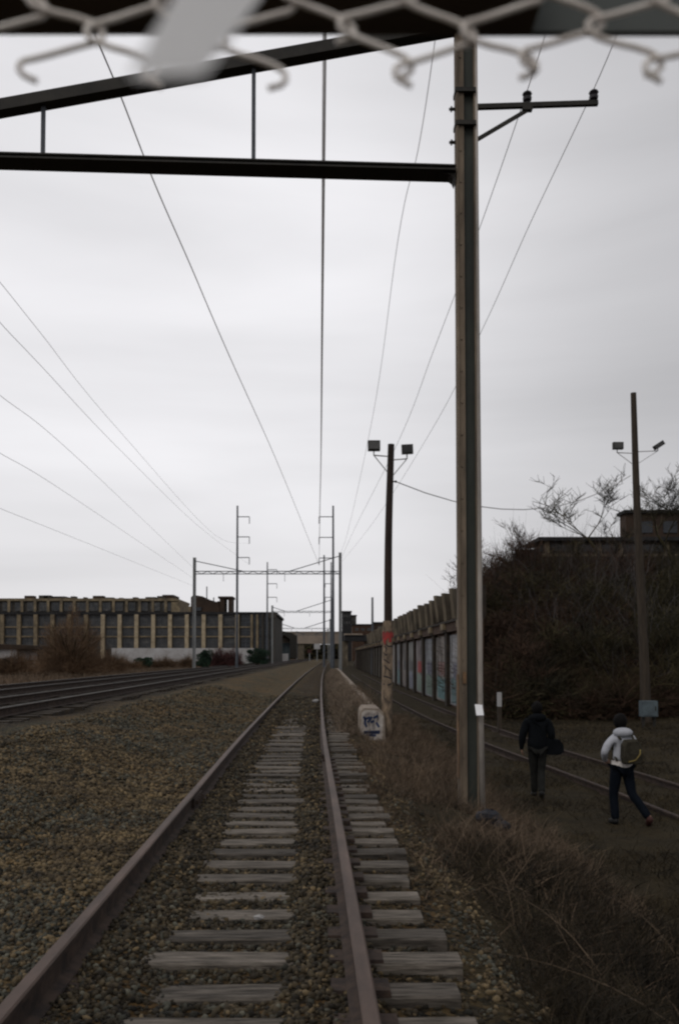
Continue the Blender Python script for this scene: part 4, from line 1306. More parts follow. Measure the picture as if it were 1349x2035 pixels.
for (a_, b_) in ((592, 604), (655, 662), (690, 700)):
    mb = MB(); mb.box(P(a_, 1300, YO).x, P(b_, 1300, YO).x, YO + .5, YO + 9, -1, P(600, 1279, YO).z); mb.build('pier', M['concrete_dk'], br)
for (nm, px0, px1, pyt, pyb, Y, mm, lb, ct) in (
        ('signal_sign', 624, 636, 1279, 1290, 260, 'offwhite', 'small white board under the beige bridge near the vanishing point', 'sign'),
        ('signal_sign', 611, 619, 1291, 1298, 250, 'shoe_red', 'small dull red board left of the white one at the vanishing point', 'sign')):
    q = P((px0 + px1) / 2, 1300, Y)
    r_ = thing(nm, (q.x, Y, 0), lb, ct)
    mb = MB(); mb.box(P(px0, 1300, Y).x, P(px1, 1300, Y).x, Y, Y + .2, P(600, pyb, Y).z, P(600, pyt, Y).z); mb.build('board', M[mm], r_)
    mb = MB(); mb.box(q.x - .15, q.x + .15, Y + .02, Y + .18, 0, P(600, pyb, Y).z); mb.build('post', M['steel_grey'], r_)
for (px0, px1, pyt, Y, mm, lb) in ((680, 698, 1214, 300, 'roof_dark', 'dark square tower block beyond the bridge, tallest on the right'),
                                   (698, 708, 1222, 320, 'bldg_dark', 'narrow grey tower just right of the dark square block'),
                                   (700, 742, 1240, 280, 'brick_dk', 'low red brown building below the grey tower'),
                                   (742, 800, 1236, 260, 'bldg_brown', 'low brown building behind the far end of the retaining wall')):
    xa, xb_ = P(px0, 1300, Y).x, P(px1, 1300, Y).x
    zt3 = P(600, pyt, Y).z
    r_ = thing('distant_building', (xa, Y, 0), lb, 'building', 'distant buildings at right')
    mb = MB(); mb.box(xa, xb_, Y, Y + 8, 0, zt3 - .4); mb.build('wall', M[mm], r_)
    mb = MB(); mb.box(xa - .2, xb_ + .2, Y - .2, Y + 8.2, zt3 - .4, zt3); mb.build('roof', M['roof_dark'], r_)
    for i in range(3):
        for j in range(2):
            xx = xa + (xb_ - xa) * (.14 + .28 * i); zq = zt3 - 1.6 - j * 2.2
            mb = MB(); mb.box(xx, xx + (xb_ - xa) * .16, Y - .06, Y - .001, zq - .6, zq + .3); mb.build('window', M['glass_mul'], r_)
vi = thing('dark_viaduct', (P(690, 1300, 200).x, 200, 0), 'dark low viaduct with a pale top edge right of the far gantries', 'bridge')
mb = MB(); mb.box(P(684, 1300, 200).x, P(736, 1300, 200).x, 200, 206, P(600, 1274, 200).z, P(600, 1262, 200).z); mb.build('deck', M['roof_dark'], vi)
mb = MB(); mb.box(P(684, 1300, 200).x, P(720, 1300, 200).x, 199.7, 206.2, P(600, 1262, 200).z, P(600, 1259, 200).z); mb.build('parapet', M['concrete'], vi)
for px in (686, 732):
    mb = MB(); mb.box(P(px, 1300, 200).x - .6, P(px, 1300, 200).x + .6, 201, 205, -1, P(600, 1274, 200).z); mb.build('pier', M['concrete_dk'], vi)

# far treeline beyond the bridge: many small leaf faces in a ragged band
def treeline(Y, px0, px1, py, label, n, seed):
    rs = np.random.default_rng(seed)
    xa, xb = P(px0, 1300, Y).x, P(px1, 1300, Y).x
    zt = P(600, py, Y).z
    x = rs.uniform(xa, xb, n)
    hmax = zt * (.62 + .38 * np.clip(vnoise(x, x * 0, .12, seed) + vnoise(x, x * 0, .4, seed + 1) * .6 + .6, 0, 1))
    c = np.stack([x, Y + rs.uniform(0, 14, n), -.5 + (hmax + .5) * rs.uniform(0, 1, n) ** .8], 1)
    a = rs.normal(size=(n, 3)); a /= np.linalg.norm(a, axis=1)[:, None]
    b = np.cross(a, rs.normal(size=(n, 3))); b /= np.linalg.norm(b, axis=1)[:, None]
    s_ = rs.uniform(.4, 1.1, n)[:, None]
    v = np.stack([c - a * s_, c - b * s_ * .6, c + a * s_, c + b * s_ * .6], 1).reshape(-1, 3)
    return tag(npmesh('far_trees', v, np.arange(4 * n).reshape(n, 4), M['twig']), label, 'trees', kind='stuff')
treeline(420, 480, 760, 1272, 'dark band of far off trees seen under and beyond the beige bridge', 16000, 3)
treeline(260, -700, 560, 1290, 'low band of bare trees along the left horizon behind the factory', 22000, 4)

# ------------------------------------------------------------------ trees, shrubs, brush
def tree(name, label, cat, base, height, spread, levels, m, seed, r0=None, lean=(0, 0), group=None, twr=.012, kids=(3, 5), up=.35):
    rr = random.Random(seed)
    trunk, crown = MB(), MB()
    base = Vector(base)
    r0 = r0 or height * .022
    root = thing(name, base, label, cat, group)
    def grow(p, d, ln, r, lev, mb):
        pts = [p]; rad = [r]
        q = p.copy(); dd = d.copy()
        n = 4 if lev < 2 else 3
        for k in range(n):
            dd = (dd + Vector((rr.uniform(-1, 1), rr.uniform(-1, 1), rr.uniform(-.4, .8) * up)) * .22).normalized()
            q = q + dd * ln / n
            pts.append(q.copy()); rad.append(max(twr * .5, r * (1 - .55 * (k + 1) / n)))
        mb.tube(pts, rad, 6 if lev == 0 else (4 if lev < 3 else 3), cap=False)
        if lev < levels:
            for c in range(rr.randint(*kids)):
                i = rr.randint(1, n)
                a = rr.uniform(0, 2 * PI)
                nd = (dd * rr.uniform(.5, 1) + Vector((math.cos(a), math.sin(a), rr.uniform(-.1, .6))) * spread).normalized()
                grow(pts[i], nd, ln * rr.uniform(.5, .78), max(twr, rad[i] * .62), lev + 1, crown)
    stems = 1 if name.endswith('tree') else rr.randint(5, 7)
    for s in range(stems):
        a = rr.uniform(0, 2 * PI)
        d = Vector((lean[0], lean[1], 1)) if stems == 1 else Vector((math.cos(a) * .55, math.sin(a) * .55, 1))
        grow(base + Vector((0, 0, -.15)), d.normalized(), height * (.48 if stems == 1 else .45), r0 * (1 if stems == 1 else .5), 0, trunk)
    trunk.build('trunk' if stems == 1 else 'stem', m, root)
    crown.build('crown' if stems == 1 else 'foliage', m, root)
    return root
T = tree
q = P(1222, 1095, 50); T('bare_tree', 'dark bare tree leaning left over the hilltop roof at right', 'tree', (q.x, 50, gzf(q.x, 50)), 6.8, .9, 4, M['twig'], 23, lean=(-.65, 0), r0=.17, twr=.017, kids=(4, 6), up=.6)
q = P(1345, 1095, 46); T('bare_tree', 'bare tree at the right edge beside the upper block', 'tree', (q.x, 46, gzf(q.x, 46)), 6.6, .9, 5, M['twig'], 9, lean=(-.1, 0), r0=.12, twr=.012)
q = P(985, 1180, 44); T('bare_shrub', 'reddish bare shrub standing just right of the big column above the wall', 'shrub', (q.x, 44, gzf(q.x, 44)), 4.6, .7, 4, M['twig_red'], 13, r0=.09, twr=.011)
q = P(1030, 1180, 47); T('bare_shrub', 'reddish bare shrub left of the brick shed on the hill', 'shrub', (q.x, 47, gzf(q.x, 47)), 3.6, .7, 4, M['twig_red'], 14, r0=.08, twr=.011)
q = P(870, 1190, 46); T('bare_shrub', 'thin bare shrub poking over the wall slabs left of the big column', 'shrub', (q.x + .9, 46, gzf(q.x + .9, 46)), 4.6, .6, 2, M['twig_grey'], 15, r0=.05, twr=.008)
# bare shrubs scattered up the slope: three kinds, copied with their parts
def copy_tree(o, parent=None):
    c = o.copy(); COL.objects.link(c)
    if parent: c.parent = parent
    for ch in list(o.children):
        copy_tree(ch, c)
    return c
kinds = []
for i in range(3):
    kinds.append(T('bare_shrub', 'bare dark shrub tangled in the brush of the right embankment', 'shrub', (8 + i * 3, 37.5, gzf(8 + i * 3, 37.5)), 3.0 + .5 * i, .8, 3, M['twig'] if i else M['twig_red'], 70 + i, r0=.05, twr=.012, group='bare shrubs on the right embankment', kids=(4, 6)))
sr = random.Random(77)
for i in range(26):
    y_ = sr.uniform(36.5, 49); x_ = sr.uniform(6.9, min(25, .44 * y_ + 1))
    c_ = copy_tree(kinds[i % 3])
    k_ = sr.uniform(.55, .95)
    c_.location = (x_, y_, gzf(x_, y_)); c_.rotation_euler = (0, 0, sr.uniform(0, 6.28)); c_.scale = (k_, k_, k_ * .85)
# undergrowth slope
def hill_pts(n, y0=35, y1=54, x0=6.6, x1=30):
    x = rng.uniform(x0, x1, n); y = y0 + (y1 - y0) * rng.uniform(size=n) ** 1.25
    k = (x < .46 * y + 2)
    return x[k], y[k]
def brush(name, label, n, m, lrange, wd, x0, x1, y0, y1, lift, clump=.35, seed=21, up=.55):
    x, y = hill_pts(n, y0, y1, x0, x1)
    k = clumped(x, y, clump, seed, .25)
    x, y = x[k], y[k]; n = len(x)
    hh = np.clip(vnoise(x, y, .5, seed + 1) + .6, .15, 1.1)
    z = gz(x, y) + rng.uniform(0, 1, n) ** 1.2 * lift * hh
    d = rng.normal(size=(n, 3)); d[:, 2] = np.abs(d[:, 2]) * up + .1
    d /= np.linalg.norm(d, axis=1)[:, None]
    b = rng.normal(0, .3, (n, 3))
    v, f = ribbons(np.stack([x, y, z], 1), d, rng.uniform(*lrange, n), rng.uniform(.6, 1.4, n) * wd, b)
    o = npmesh(name, v, f, m)
    return tag(o, label, 'brush', kind='stuff')
brush('bare_brush', 'dense tangle of bare dark brush covering the right embankment', 80000, M['twig'], (.4, 1.6), .03, 6.5, 30, 35, 52, 1.5)
brush('russet_brush', 'reddish brown brush patches behind the retaining wall', 26000, M['twig_red'], (.3, 1.2), .028, 6.5, 14, 34.6, 48, 1.7, seed=31)
def leaves(name, label, n, m, sz, x0, x1, y0, y1, lift, seed=41, thr=.35):
    x, y = hill_pts(n, y0, y1, x0, x1)
    k = clumped(x, y, .55, seed, thr)
    x, y = x[k], y[k]; n = len(x)
    z = gz(x, y) + rng.uniform(0, 1, n) * lift * np.clip(vnoise(x, y, .6, seed + 1) + .6, .1, 1.1)
    a = rng.normal(size=(n, 3)); a /= np.linalg.norm(a, axis=1)[:, None]
    b = np.cross(a, rng.normal(size=(n, 3))); b /= np.linalg.norm(b, axis=1)[:, None]
    s = rng.uniform(.5, 1.4, n)[:, None] * sz
    c = np.stack([x, y, z], 1)
    v = np.stack([c - a * s, c - b * s * .5, c + a * s, c + b * s * .5], 1).reshape(-1, 3)
    f = np.arange(4 * n).reshape(n, 4)
    return tag(npmesh(name, v, f, m), label, 'leaves', kind='stuff')
brush('tall_stems', 'tall thin grey stems rising out of the dark embankment brush', 5000, M['twig_grey'], (1.0, 2.4), .028, 6.8, 28, 36, 51, 1.4, up=3.0, seed=61)
brush('crest_stems', 'feathery bare stems along the crest of the embankment', 9000, M['twig_red'], (.7, 1.9), .022, 6.8, 17, 45, 51, 1.3, up=2.2, seed=66)
leaves('ivy_leaves', 'dark olive ivy and leaf clumps through the brush on the embankment', 60000, M['leaf_dark'], .06, 6.5, 30, 34.6, 52, 1.4)

def leafy(name, label, cat, base, size, m, seed, n=5200, tw=True, mt=None, leafsz=.07):
    """shrub: stems plus leaf cloud with uneven outline"""
    rs = np.random.default_rng(seed)
    root = thing(name, base, label, cat)
    nb = 18
    cen = np.stack([rs.uniform(-.6, .6, nb) * size[0] / 2, rs.uniform(-.6, .6, nb) * size[1] / 2, rs.uniform(.18, .85, nb) * size[2]], 1)
    rad = rs.uniform(.12, .30, nb)
    k = rs.integers(0, nb, n)
    d = rs.normal(size=(n, 3)); d /= np.linalg.norm(d, axis=1)[:, None]
    r = rs.uniform(.2, 1, n) ** .6
    c = cen[k] + d * (rad[k] * r)[:, None] * np.array(size) * np.array([.75, .75, .8])
    c[:, 2] = np.maximum(c[:, 2], .05)
    c += np.array(base)
    a = rs.normal(size=(n, 3)); a /= np.linalg.norm(a, axis=1)[:, None]
    b = np.cross(a, rs.normal(size=(n, 3))); b /= np.linalg.norm(b, axis=1)[:, None]
    s = rs.uniform(.5, 1.5, n)[:, None] * leafsz
    v = np.stack([c - a * s, c - b * s * .5, c + a * s, c + b * s * .5], 1).reshape(-1, 3)
    npmesh('foliage', v, np.arange(4 * n).reshape(n, 4), m, root)
    mb = MB(); rr = random.Random(seed)
    for i in range(9):
        e = Vector(cen[i % nb]) + Vector(base)
        b0 = Vector(base) + Vector((rr.uniform(-.1, .1) * size[0], 0, -.1))
        mb.tube([b0, b0 + (e - b0) * .5 + Vector((rr.uniform(-.2, .2), 0, .1)), e], [.05, .035, .015], 5)
    mb.build('stem', mt or M['twig'], root)
    return root
def gb(px, Y):
    x = P(px, 1300, Y).x
    return (x, Y, gzf(x, Y))
# big bare bush at left
def twigball(name, label, base, size, n, m, m2, seed, wd=.03):
    rs = np.random.default_rng(seed)
    root = thing(name, base, label, 'shrub')
    d = rs.normal(size=(n, 3)); d[:, 2] = np.abs(d[:, 2]) * .9; d /= np.linalg.norm(d, axis=1)[:, None]
    r = rs.uniform(.05, .95, n) ** .55
    lump = 1 + .22 * np.sin(d[:, 0] * 7 + 1) * np.cos(d[:, 2] * 6) + .12 * np.sin(d[:, 0] * 19)
    c = d * r[:, None] * lump[:, None] * np.array([size[0] / 2, size[1] / 2, size[2] * .92]) + np.array(base)
    dd = d + rs.normal(0, .55, (n, 3)); dd[:, 2] += .35; dd /= np.linalg.norm(dd, axis=1)[:, None]
    v, f = ribbons(c, dd, rs.uniform(.25, .8, n), rs.uniform(.5, 1.2, n) * wd, rs.normal(0, .2, (n, 3)))
    npmesh('foliage', v, f, m, root)
    mb = MB(); rr = random.Random(seed)
    for i in range(12):
        a = rr.uniform(0, 2 * PI); e = Vector(base) + Vector((math.cos(a) * size[0] * .4, math.sin(a) * size[1] * .4, size[2] * rr.uniform(.5, .85)))
        b0 = Vector(base) + Vector((rr.uniform(-.25, .25), 0, -.1))
        mb.tube([b0, b0 * .5 + e * .5 + Vector((0, 0, .4)), e], [.09, .05, .02], 5)
    mb.build('stem', m2, root)
    return root
M['twig_brown'] = mat('brown bare twigs', (.16, .10, .058), (.075, .048, .03), 1, .95, 0, island=.4)
twigball('bare_bush', 'big rounded brown bare bush left of the main line before the factory', gb(140, 62), (5.0, 4.2, 4.5), 15000, M['twig_brown'], M['twig'], 51, .022)
twigball('bare_bush', 'smaller brown bare bush beside the big round bush, at its right', gb(215, 70), (3.0, 3.0, 1.6), 4500, M['twig_brown'], M['twig'], 52)
twigball('bare_bush', 'low brown bush at the left edge behind the dead grass', gb(28, 66), (4.0, 3.0, 1.5), 4500, M['twig_brown'], M['twig'], 53)
leafy('green_shrub', 'dark green shrub just right of the middle gantry\'s left column', 'shrub', gb(404, 84), (1.9, 1.6, 1.9), M['leaf_green'], 61)
leafy('green_shrub', 'dark green shrub left of the middle gantry in front of the white wall', 'shrub', gb(285, 92), (2.6, 1.6, 1.3), M['leaf_green'], 62)
M['twig_wine'] = mat('wine red twigs', (.09, .035, .032), (.045, .02, .02), 1, .95, 0, island=.4)
twigball('red_shrub', 'dull red shrub before the white wall, nearer the green shrub', gb(436, 100), (2.4, 1.6, 2.1), 3500, M['twig_wine'], M['twig'], 63)
twigball('red_shrub', 'dull red shrub touching the left tall pole', gb(463, 104), (2.3, 1.6, 2.1), 3500, M['twig_wine'], M['twig'], 64)
twigball('brown_shrub', 'brown shrub in front of the white wall at its middle', gb(328, 96), (4.2, 1.6, 1.0), 4000, M['twig_brown'], M['twig'], 65)
twigball('brown_shrub', 'low brown shrub hiding the left end of the white wall', gb(248, 90), (4.0, 1.6, .8), 3500, M['twig_brown'], M['twig'], 68)
twigball('brown_shrub', 'straggly brown shrub between the middle gantry column and the white wall', gb(372, 94), (1.8, 1.4, 1.2), 2500, M['twig_brown'], M['twig'], 69)
leafy('dark_hedge', 'dark evergreen hedge at the factory corner right of the tall pole', 'hedge', gb(512, 120), (4.2, 2.5, 2.6), M['leaf_green'], 66, n=9000)
leafy('low_hedge', 'low dark weeds hedge along the base of the white wall', 'hedge', gb(430, 112), (9, 1.5, 1.0), M['leaf_green'], 67, n=7000)

# ------------------------------------------------------------------ people
def skin_body(name, joints, edges, m, parent=None, sub=2):
    """joints: dict name->(pos, rx, ry); first is the root. One continuous surface."""
    names = list(joints)
    me = bpy.data.meshes.new(name)
    me.from_pydata([tuple(joints[k][0]) for k in names], [(names.index(a), names.index(b)) for a, b in edges], [])
    o = bpy.data.objects.new(name, me)
    COL.objects.link(o)
    md = o.modifiers.new('skin', 'SKIN'); md.use_smooth_shade = True; md.branch_smoothing = .6
    if not me.skin_vertices:
        bpy.context.view_layer.objects.active = o
        o.select_set(True)
    for i, k in enumerate(names):
        sv = me.skin_vertices[0].data[i]
        sv.radius = (joints[k][1], joints[k][2])
        sv.use_root = (i == 0)
    s = o.modifiers.new('sub', 'SUBSURF'); s.levels = sub; s.render_levels = sub
    dg = bpy.context.evaluated_depsgraph_get()
    nm = bpy.data.meshes.new_from_object(o.evaluated_get(dg), depsgraph=dg)
    bpy.data.objects.remove(o)
    nm.materials.clear(); nm.materials.append(m)
    for pl in nm.polygons: pl.use_smooth = True
    r = bpy.data.objects.new(name, nm); r.name = name
    COL.objects.link(r)
    if parent: r.parent = parent
    return r

def person(loc, rz, label, J, clothes, shoes, hair, skinm, sc=1.0):
    """J: joint positions in the person's own frame; facing +Y (away)"""
    root = thing('person', loc, label, 'person'); root.rotation_euler = (0, 0, rz); root.scale = (sc, sc, sc)
    V_ = {k: Vector(v) for k, v in J.items()}
    def mid(a, b, t=.5): return V_[a] * (1 - t) + V_[b] * t
    b = {}
    b['pelvis'] = (V_['pelvis'], .115, .095)
    b['waist'] = (V_['waist'], .105, .08)
    b['chest'] = (V_['chest'], .11, .085)
    b['neckb'] = (V_['neckb'], .06, .055)
    b['neck'] = (V_['neck'], .048, .05)
    b['chin'] = (V_['head'] + Vector((0, .02, -.075)), .055, .062)
    b['head'] = (V_['head'] + Vector((0, 0, .01)), .074, .090)
    b['crown'] = (V_['head'] + Vector((0, -.012, .075)), .052, .066)
    E = [('pelvis', 'waist'), ('waist', 'chest'), ('chest', 'neckb'), ('neckb', 'neck'), ('neck', 'chin'), ('chin', 'head'), ('head', 'crown')]
    for s in 'lr':
        b['sh' + s] = (V_['sh' + s] + Vector((0, 0, -.02)), .040, .040); b['el' + s] = (V_['el' + s], .035, .035); b['wr' + s] = (V_['wr' + s], .027, .024)
        b['pa' + s] = (V_['pa' + s], .038, .018)
        E += [('chest', 'sh' + s), ('sh' + s, 'el' + s), ('el' + s, 'wr' + s), ('wr' + s, 'pa' + s)]
        b['hi' + s] = (V_['hi' + s], .085, .085); b['kn' + s] = (V_['kn' + s], .056, .056); b['ca' + s] = (mid('kn' + s, 'an' + s, .35), .055, .055); b['an' + s] = (V_['an' + s], .036, .036)
        b['to' + s] = (V_['to' + s], .038, .026)
        E += [('pelvis', 'hi' + s), ('hi' + s, 'kn' + s), ('kn' + s, 'ca' + s), ('ca' + s, 'an' + s), ('an' + s, 'to' + s)]
        hd = (V_['pa' + s] - V_['wr' + s]).normalized()
        side = hd.cross(Vector((1, 0, 0))).normalized()
        for i, (o_, l_) in enumerate(((-.027, .07), (-.009, .08), (.009, .075), (.027, .06))):
            p0 = V_['pa' + s] + side * o_ + hd * .02
            p1 = p0 + hd * l_ * .5 + Vector((.012 if s == 'l' else -.012, 0, 0))
            p2 = p1 + hd * l_ * .4 + Vector((.022 if s == 'l' else -.022, 0, 0))
            b[f'f{s}{i}a'] = (p0, .009, .009); b[f'f{s}{i}b'] = (p1, .008, .008); b[f'f{s}{i}c'] = (p2, .006, .006)
            E += [('pa' + s, f'f{s}{i}a'), (f'f{s}{i}a', f'f{s}{i}b'), (f'f{s}{i}b', f'f{s}{i}c')]
        t0 = V_['wr' + s] * .5 + V_['pa' + s] * .5 + side * .035
        b['th' + s] = (t0, .011, .011); b['ti' + s] = (t0 + side * .02 + hd * .045, .008, .008)
        E += [('pa' + s, 'th' + s), ('th' + s, 'ti' + s)]
    skin_body('body', b, E, skinm, root)
    # face and ears
    h = V_['head']
    mb = MB()
    mb.ball(h + Vector((-.079, 0, .0)), .026, 8, 6, sc=(.4, .7, 1.2)); mb.ball(h + Vector((.079, 0, .0)), .026, 8, 6, sc=(.4, .7, 1.2))
    mb.ball(h + Vector((0, .105, -.01)), .018, 8, 6, sc=(.8, 1, 1.4))
    o = mb.build('face', skinm, None, smooth=True); o.parent = root
    for cl in clothes:
        cl(root, V_, mid)
    for s, m in zip('lr', shoes):
        a, t = V_['an' + s], V_['to' + s]
        d = (t - a); d.z *= .6; d.normalize()
        mb = MB()
        heel = a - d * .05 + Vector((0, 0, -.05)); toe = t + d * .05 + Vector((0, 0, -.01))
        mb.tube([heel + Vector((0, 0, .01)), heel + d * .04 + Vector((0, 0, .012)), (heel + toe) / 2 + Vector((0, 0, .008)), toe - d * .04, toe], [.03, .052, .052, .045, .02], 10)
        o = mb.build('shoe', m, None, smooth=True); o.parent = root
    hair(root, h)
    return root

def mk_trousers(m, wide=1.0):
    def fn(root, V, mid):
        j = {'pelvis': (V['pelvis'] + Vector((0, 0, .03)), .15, .115)}
        E = []
        for s in 'lr':
            j['hi' + s] = (V['hi' + s], .105 * wide, .105 * wide)
            j['th' + s] = (mid('hi' + s, 'kn' + s, .5), .092 * wide, .092 * wide)
            j['kn' + s] = (V['kn' + s], .074 * wide, .074 * wide)
            j['ca' + s] = (mid('kn' + s, 'an' + s, .45), .070 * wide, .070 * wide)
            j['an' + s] = (V['an' + s] + Vector((0, 0, -.035)), .062 * wide, .07 * wide)
            E += [('pelvis', 'hi' + s), ('hi' + s, 'th' + s), ('th' + s, 'kn' + s), ('kn' + s, 'ca' + s), ('ca' + s, 'an' + s)]
        skin_body('trousers', j, E, m, root)
    return fn
def mk_jacket(m, hem=.02, bulk=1.0, name='jacket', hood=True, m_hood=None):
    def fn(root, V, mid):
        j = {'hem': (V['pelvis'] + Vector((0, 0, hem)), .165 * bulk, .125 * bulk), 'waist': (V['waist'], .155 * bulk, .125 * bulk), 'chest': (V['chest'], .165 * bulk, .13 * bulk),
             'up': (mid('chest', 'neckb', .6), .12, .09), 'neckb': (V['neckb'] + Vector((0, -.01, .01)), .072, .068)}
        E = [('hem', 'waist'), ('waist', 'chest'), ('chest', 'up'), ('up', 'neckb')]
        for s in 'lr':
            j['sh' + s] = (V['sh' + s], .080 * bulk, .080 * bulk); j['ua' + s] = (mid('sh' + s, 'el' + s), .068 * bulk, .068 * bulk)
            j['el' + s] = (V['el' + s], .060 * bulk, .060 * bulk); j['fa' + s] = (mid('el' + s, 'wr' + s), .055 * bulk, .055 * bulk); j['wr' + s] = (V['wr' + s], .045, .042)
            j['cu' + s] = (mid('wr' + s, 'pa' + s, .9), .046, .036); E += [('wr' + s, 'cu' + s)]
            E += [('up', 'sh' + s), ('sh' + s, 'ua' + s), ('ua' + s, 'el' + s), ('el' + s, 'fa' + s), ('fa' + s, 'wr' + s)]
        skin_body(name, j, E, m, root)
        if hood:
            mb = MB()
            c = V['neckb'] + Vector((0, -.065, .02))
            mb.ball(c, .13, 14, 9, sc=(1.25, .75, .62))
            o = mb.build('hood', m_hood or m, None, smooth=True); o.parent = root
    return fn
def hair_cap(m, r=.108, low=0.0):
    def fn(root, h):
        mb = MB(); mb.ball(h + Vector((0, -.022, .025 + low)), r, 16, 10, sc=(.86, 1.0, 1.08))
        o = mb.build('hair', m, None, smooth=True); o.parent = root
    return fn
def shirt_hem(m, z0, z1, r):
    def fn(root, V, mid):
        p = V['pelvis']
        mb = MB()
        b = 0; n = 20
        for (z, k) in ((z0, 1.02), ((z0 + z1) / 2, 1.0), (z1, .97)):
            for i in range(n):
                a = 2 * PI * i / n
                mb.v.append((p.x + r[0] * k * math.cos(a), p.y + r[1] * k * math.sin(a), p.z + z + .008 * math.sin(a * 5)))
        for q in range(2):
            for i in range(n):
                mb.f.append([q * n + i, q * n + (i + 1) % n, (q + 1) * n + (i + 1) % n, (q + 1) * n + i]); mb.m.append(0)
        mb.f.append(list(range(n))[::-1]); mb.m.append(0); mb.f.append([2 * n + i for i in range(n)]); mb.m.append(0)
        o = mb.build('shirt', m, None, smooth=False); o.parent = root
    return fn

# person 1: back to camera, walking away, legs nearly in line
Y1 = 15.7; q1 = P(1068, 1580, Y1)
J1 = dict(pelvis=(0, 0, .93), waist=(0, -.01, 1.08), chest=(.0, -.01, 1.30), neckb=(0, .0, 1.47), neck=(0, .015, 1.53), head=(0, .03, 1.64),
          shl=(-.19, 0, 1.42), ell=(-.27, .0, 1.15), wrl=(-.285, .06, .93), pal=(-.28, .09, .85),
          shr=(.19, 0, 1.42), elr=(.26, -.05, 1.17), wrr=(.235, .08, .97), par=(.22, .12, .90),
          hil=(-.09, 0, .88), knl=(-.055, .10, .48), anl=(-.04, .16, .09), tol=(-.05, .30, .04),
          hir=(.09, 0, .88), knr=(.07, .02, .49), anr=(.035, -.28, .16), tor=(.04, -.18, .05))
p1 = person((q1.x, Y1, gzf(q1.x, Y1)), R(-6), 'person in a black jacket and charcoal trousers walking away beside the siding', J1,
            [mk_trousers(M['trouser_grey'], 1.0), mk_jacket(M['jacket_black'], -.13, 1.3)], (M['shoe_black'], M['shoe_black']), hair_cap(M['hair'], .116), M['skin'], .95)
zg = gzf(q1.x, Y1)
bg_ = thing('shoulder_bag', (q1.x + .27, Y1 - .02, zg + .82), 'black shoulder bag hanging at the right hip of the person in black', 'bag')
mb = MB()
bx_, by_, bz_ = q1.x + .27, Y1 - .03, zg + .93
prof = [(-.15, -.14), (-.16, .02), (-.12, .12), (.10, .10), (.17, .0), (.18, -.12), (.1, -.17), (-.1, -.17)]
mb.poly([(bx_ + a_, by_ - .06, bz_ + b_) for a_, b_ in prof], .12)
mb.build('pouch', M['jacket_black'], bg_)
mb = MB(); mb.tube([(bx_ - .1, by_, bz_ + .1), (bx_ - .18, by_ - .09, bz_ + .26), (bx_ - .36, by_ - .1, bz_ + .44), (bx_ - .43, by_ + .02, bz_ + .50)], .014, 6); mb.build('strap', M['jacket_black'], bg_)

# person 2: striding, turned a little to the right, light hoodie and backpack
Y2p = 12.9; q2_ = P(1236, 1630, Y2p)
J2 = dict(pelvis=(0, 0, .90), waist=(.0, -.01, 1.05), chest=(.0, -.0, 1.25), neckb=(0, .02, 1.41), neck=(0, .04, 1.47), head=(0, .06, 1.575),
          shl=(-.175, .0, 1.36), ell=(-.30, -.03, 1.12), wrl=(-.22, .14, 1.0), pal=(-.16, .2, .97),
          shr=(.175, .02, 1.36), elr=(.26, -.02, 1.12), wrr=(.19, .15, .98), par=(.14, .21, .96),
          hil=(-.085, 0, .86), knl=(-.115, .06, .46), anl=(-.115, -.0, .09), tol=(-.12, .14, .04),
          hir=(.085, 0, .86), knr=(.11, -.10, .48), anr=(.26, -.36, .17), tor=(.29, -.27, .06))
zg = gzf(q2_.x, Y2p)
p2 = person((q2_.x, Y2p, zg), R(8), 'person with dark hair in a light grey hoodie and dark jeans, mid stride at right', J2,
            [mk_trousers(M['denim'], 1.0), mk_jacket(M['hoodie'], .08, .98, 'hoodie'), shirt_hem(M['shirt_white'], .0, .085, (.165, .135))], (M['shoe_black'], M['shoe_red']), hair_cap(M['hair'], .118), M['skin'], .93)
bp = thing('backpack', (q2_.x + .03, Y2p - .2, zg + 1.05), 'dark olive backpack with dull yellow trim worn over the light hoodie', 'backpack')
mb = MB()
cxp, cyp, czp = q2_.x + .06, Y2p - .22, zg + 1.07
pr = [(-.12, -.17), (-.14, -.09), (-.13, .10), (-.09, .17), (.07, .18), (.13, .10), (.15, -.09), (.12, -.17)]
bmx = MB()
rings = [(-.09, .86), (-.05, 1.0), (.04, 1.0), (.09, .9)]
for (yo, k_) in rings:
    for (a_, b_) in pr: bmx.v.append((cxp + a_ * k_, cyp + yo, czp + b_ * k_))
for q in range(3):
    for i in range(8): bmx.f.append([q * 8 + i, q * 8 + (i + 1) % 8, (q + 1) * 8 + (i + 1) % 8, (q + 1) * 8 + i]); bmx.m.append(0)
bmx.f.append(list(range(8))[::-1]); bmx.m.append(0); bmx.f.append([24 + i for i in range(8)]); bmx.m.append(0)
bmx.build('pack', M['pack'], bp)
mb = MB(); mb.box(cxp - .10, cxp + .10, cyp - .125, cyp - .079, czp - .15, czp - .01); mb.build('pocket', M['pack'], bp)
mb = MB(); mb.tube([(cxp - .08, cyp - .132, czp - .13), (cxp + .02, cyp - .134, czp - .105), (cxp + .085, cyp - .13, czp - .02), (cxp + .1, cyp - .095, czp + .04)], .009, 6); mb.build('trim', M['yellow'], bp)
for s in (-1, 1):
    mb = MB(); mb.tube([(cxp - .03 + s * .09, cyp + .07, czp + .17), (cxp - .03 + s * .11, cyp + .19, czp + .235), (cxp - .03 + s * .12, cyp + .33, czp + .15), (cxp - .03 + s * .13, cyp + .34, czp - .02), (cxp - .03 + s * .14, cyp + .1, czp - .13)], .018, 6); mb.build('strap', M['pack'], bp)

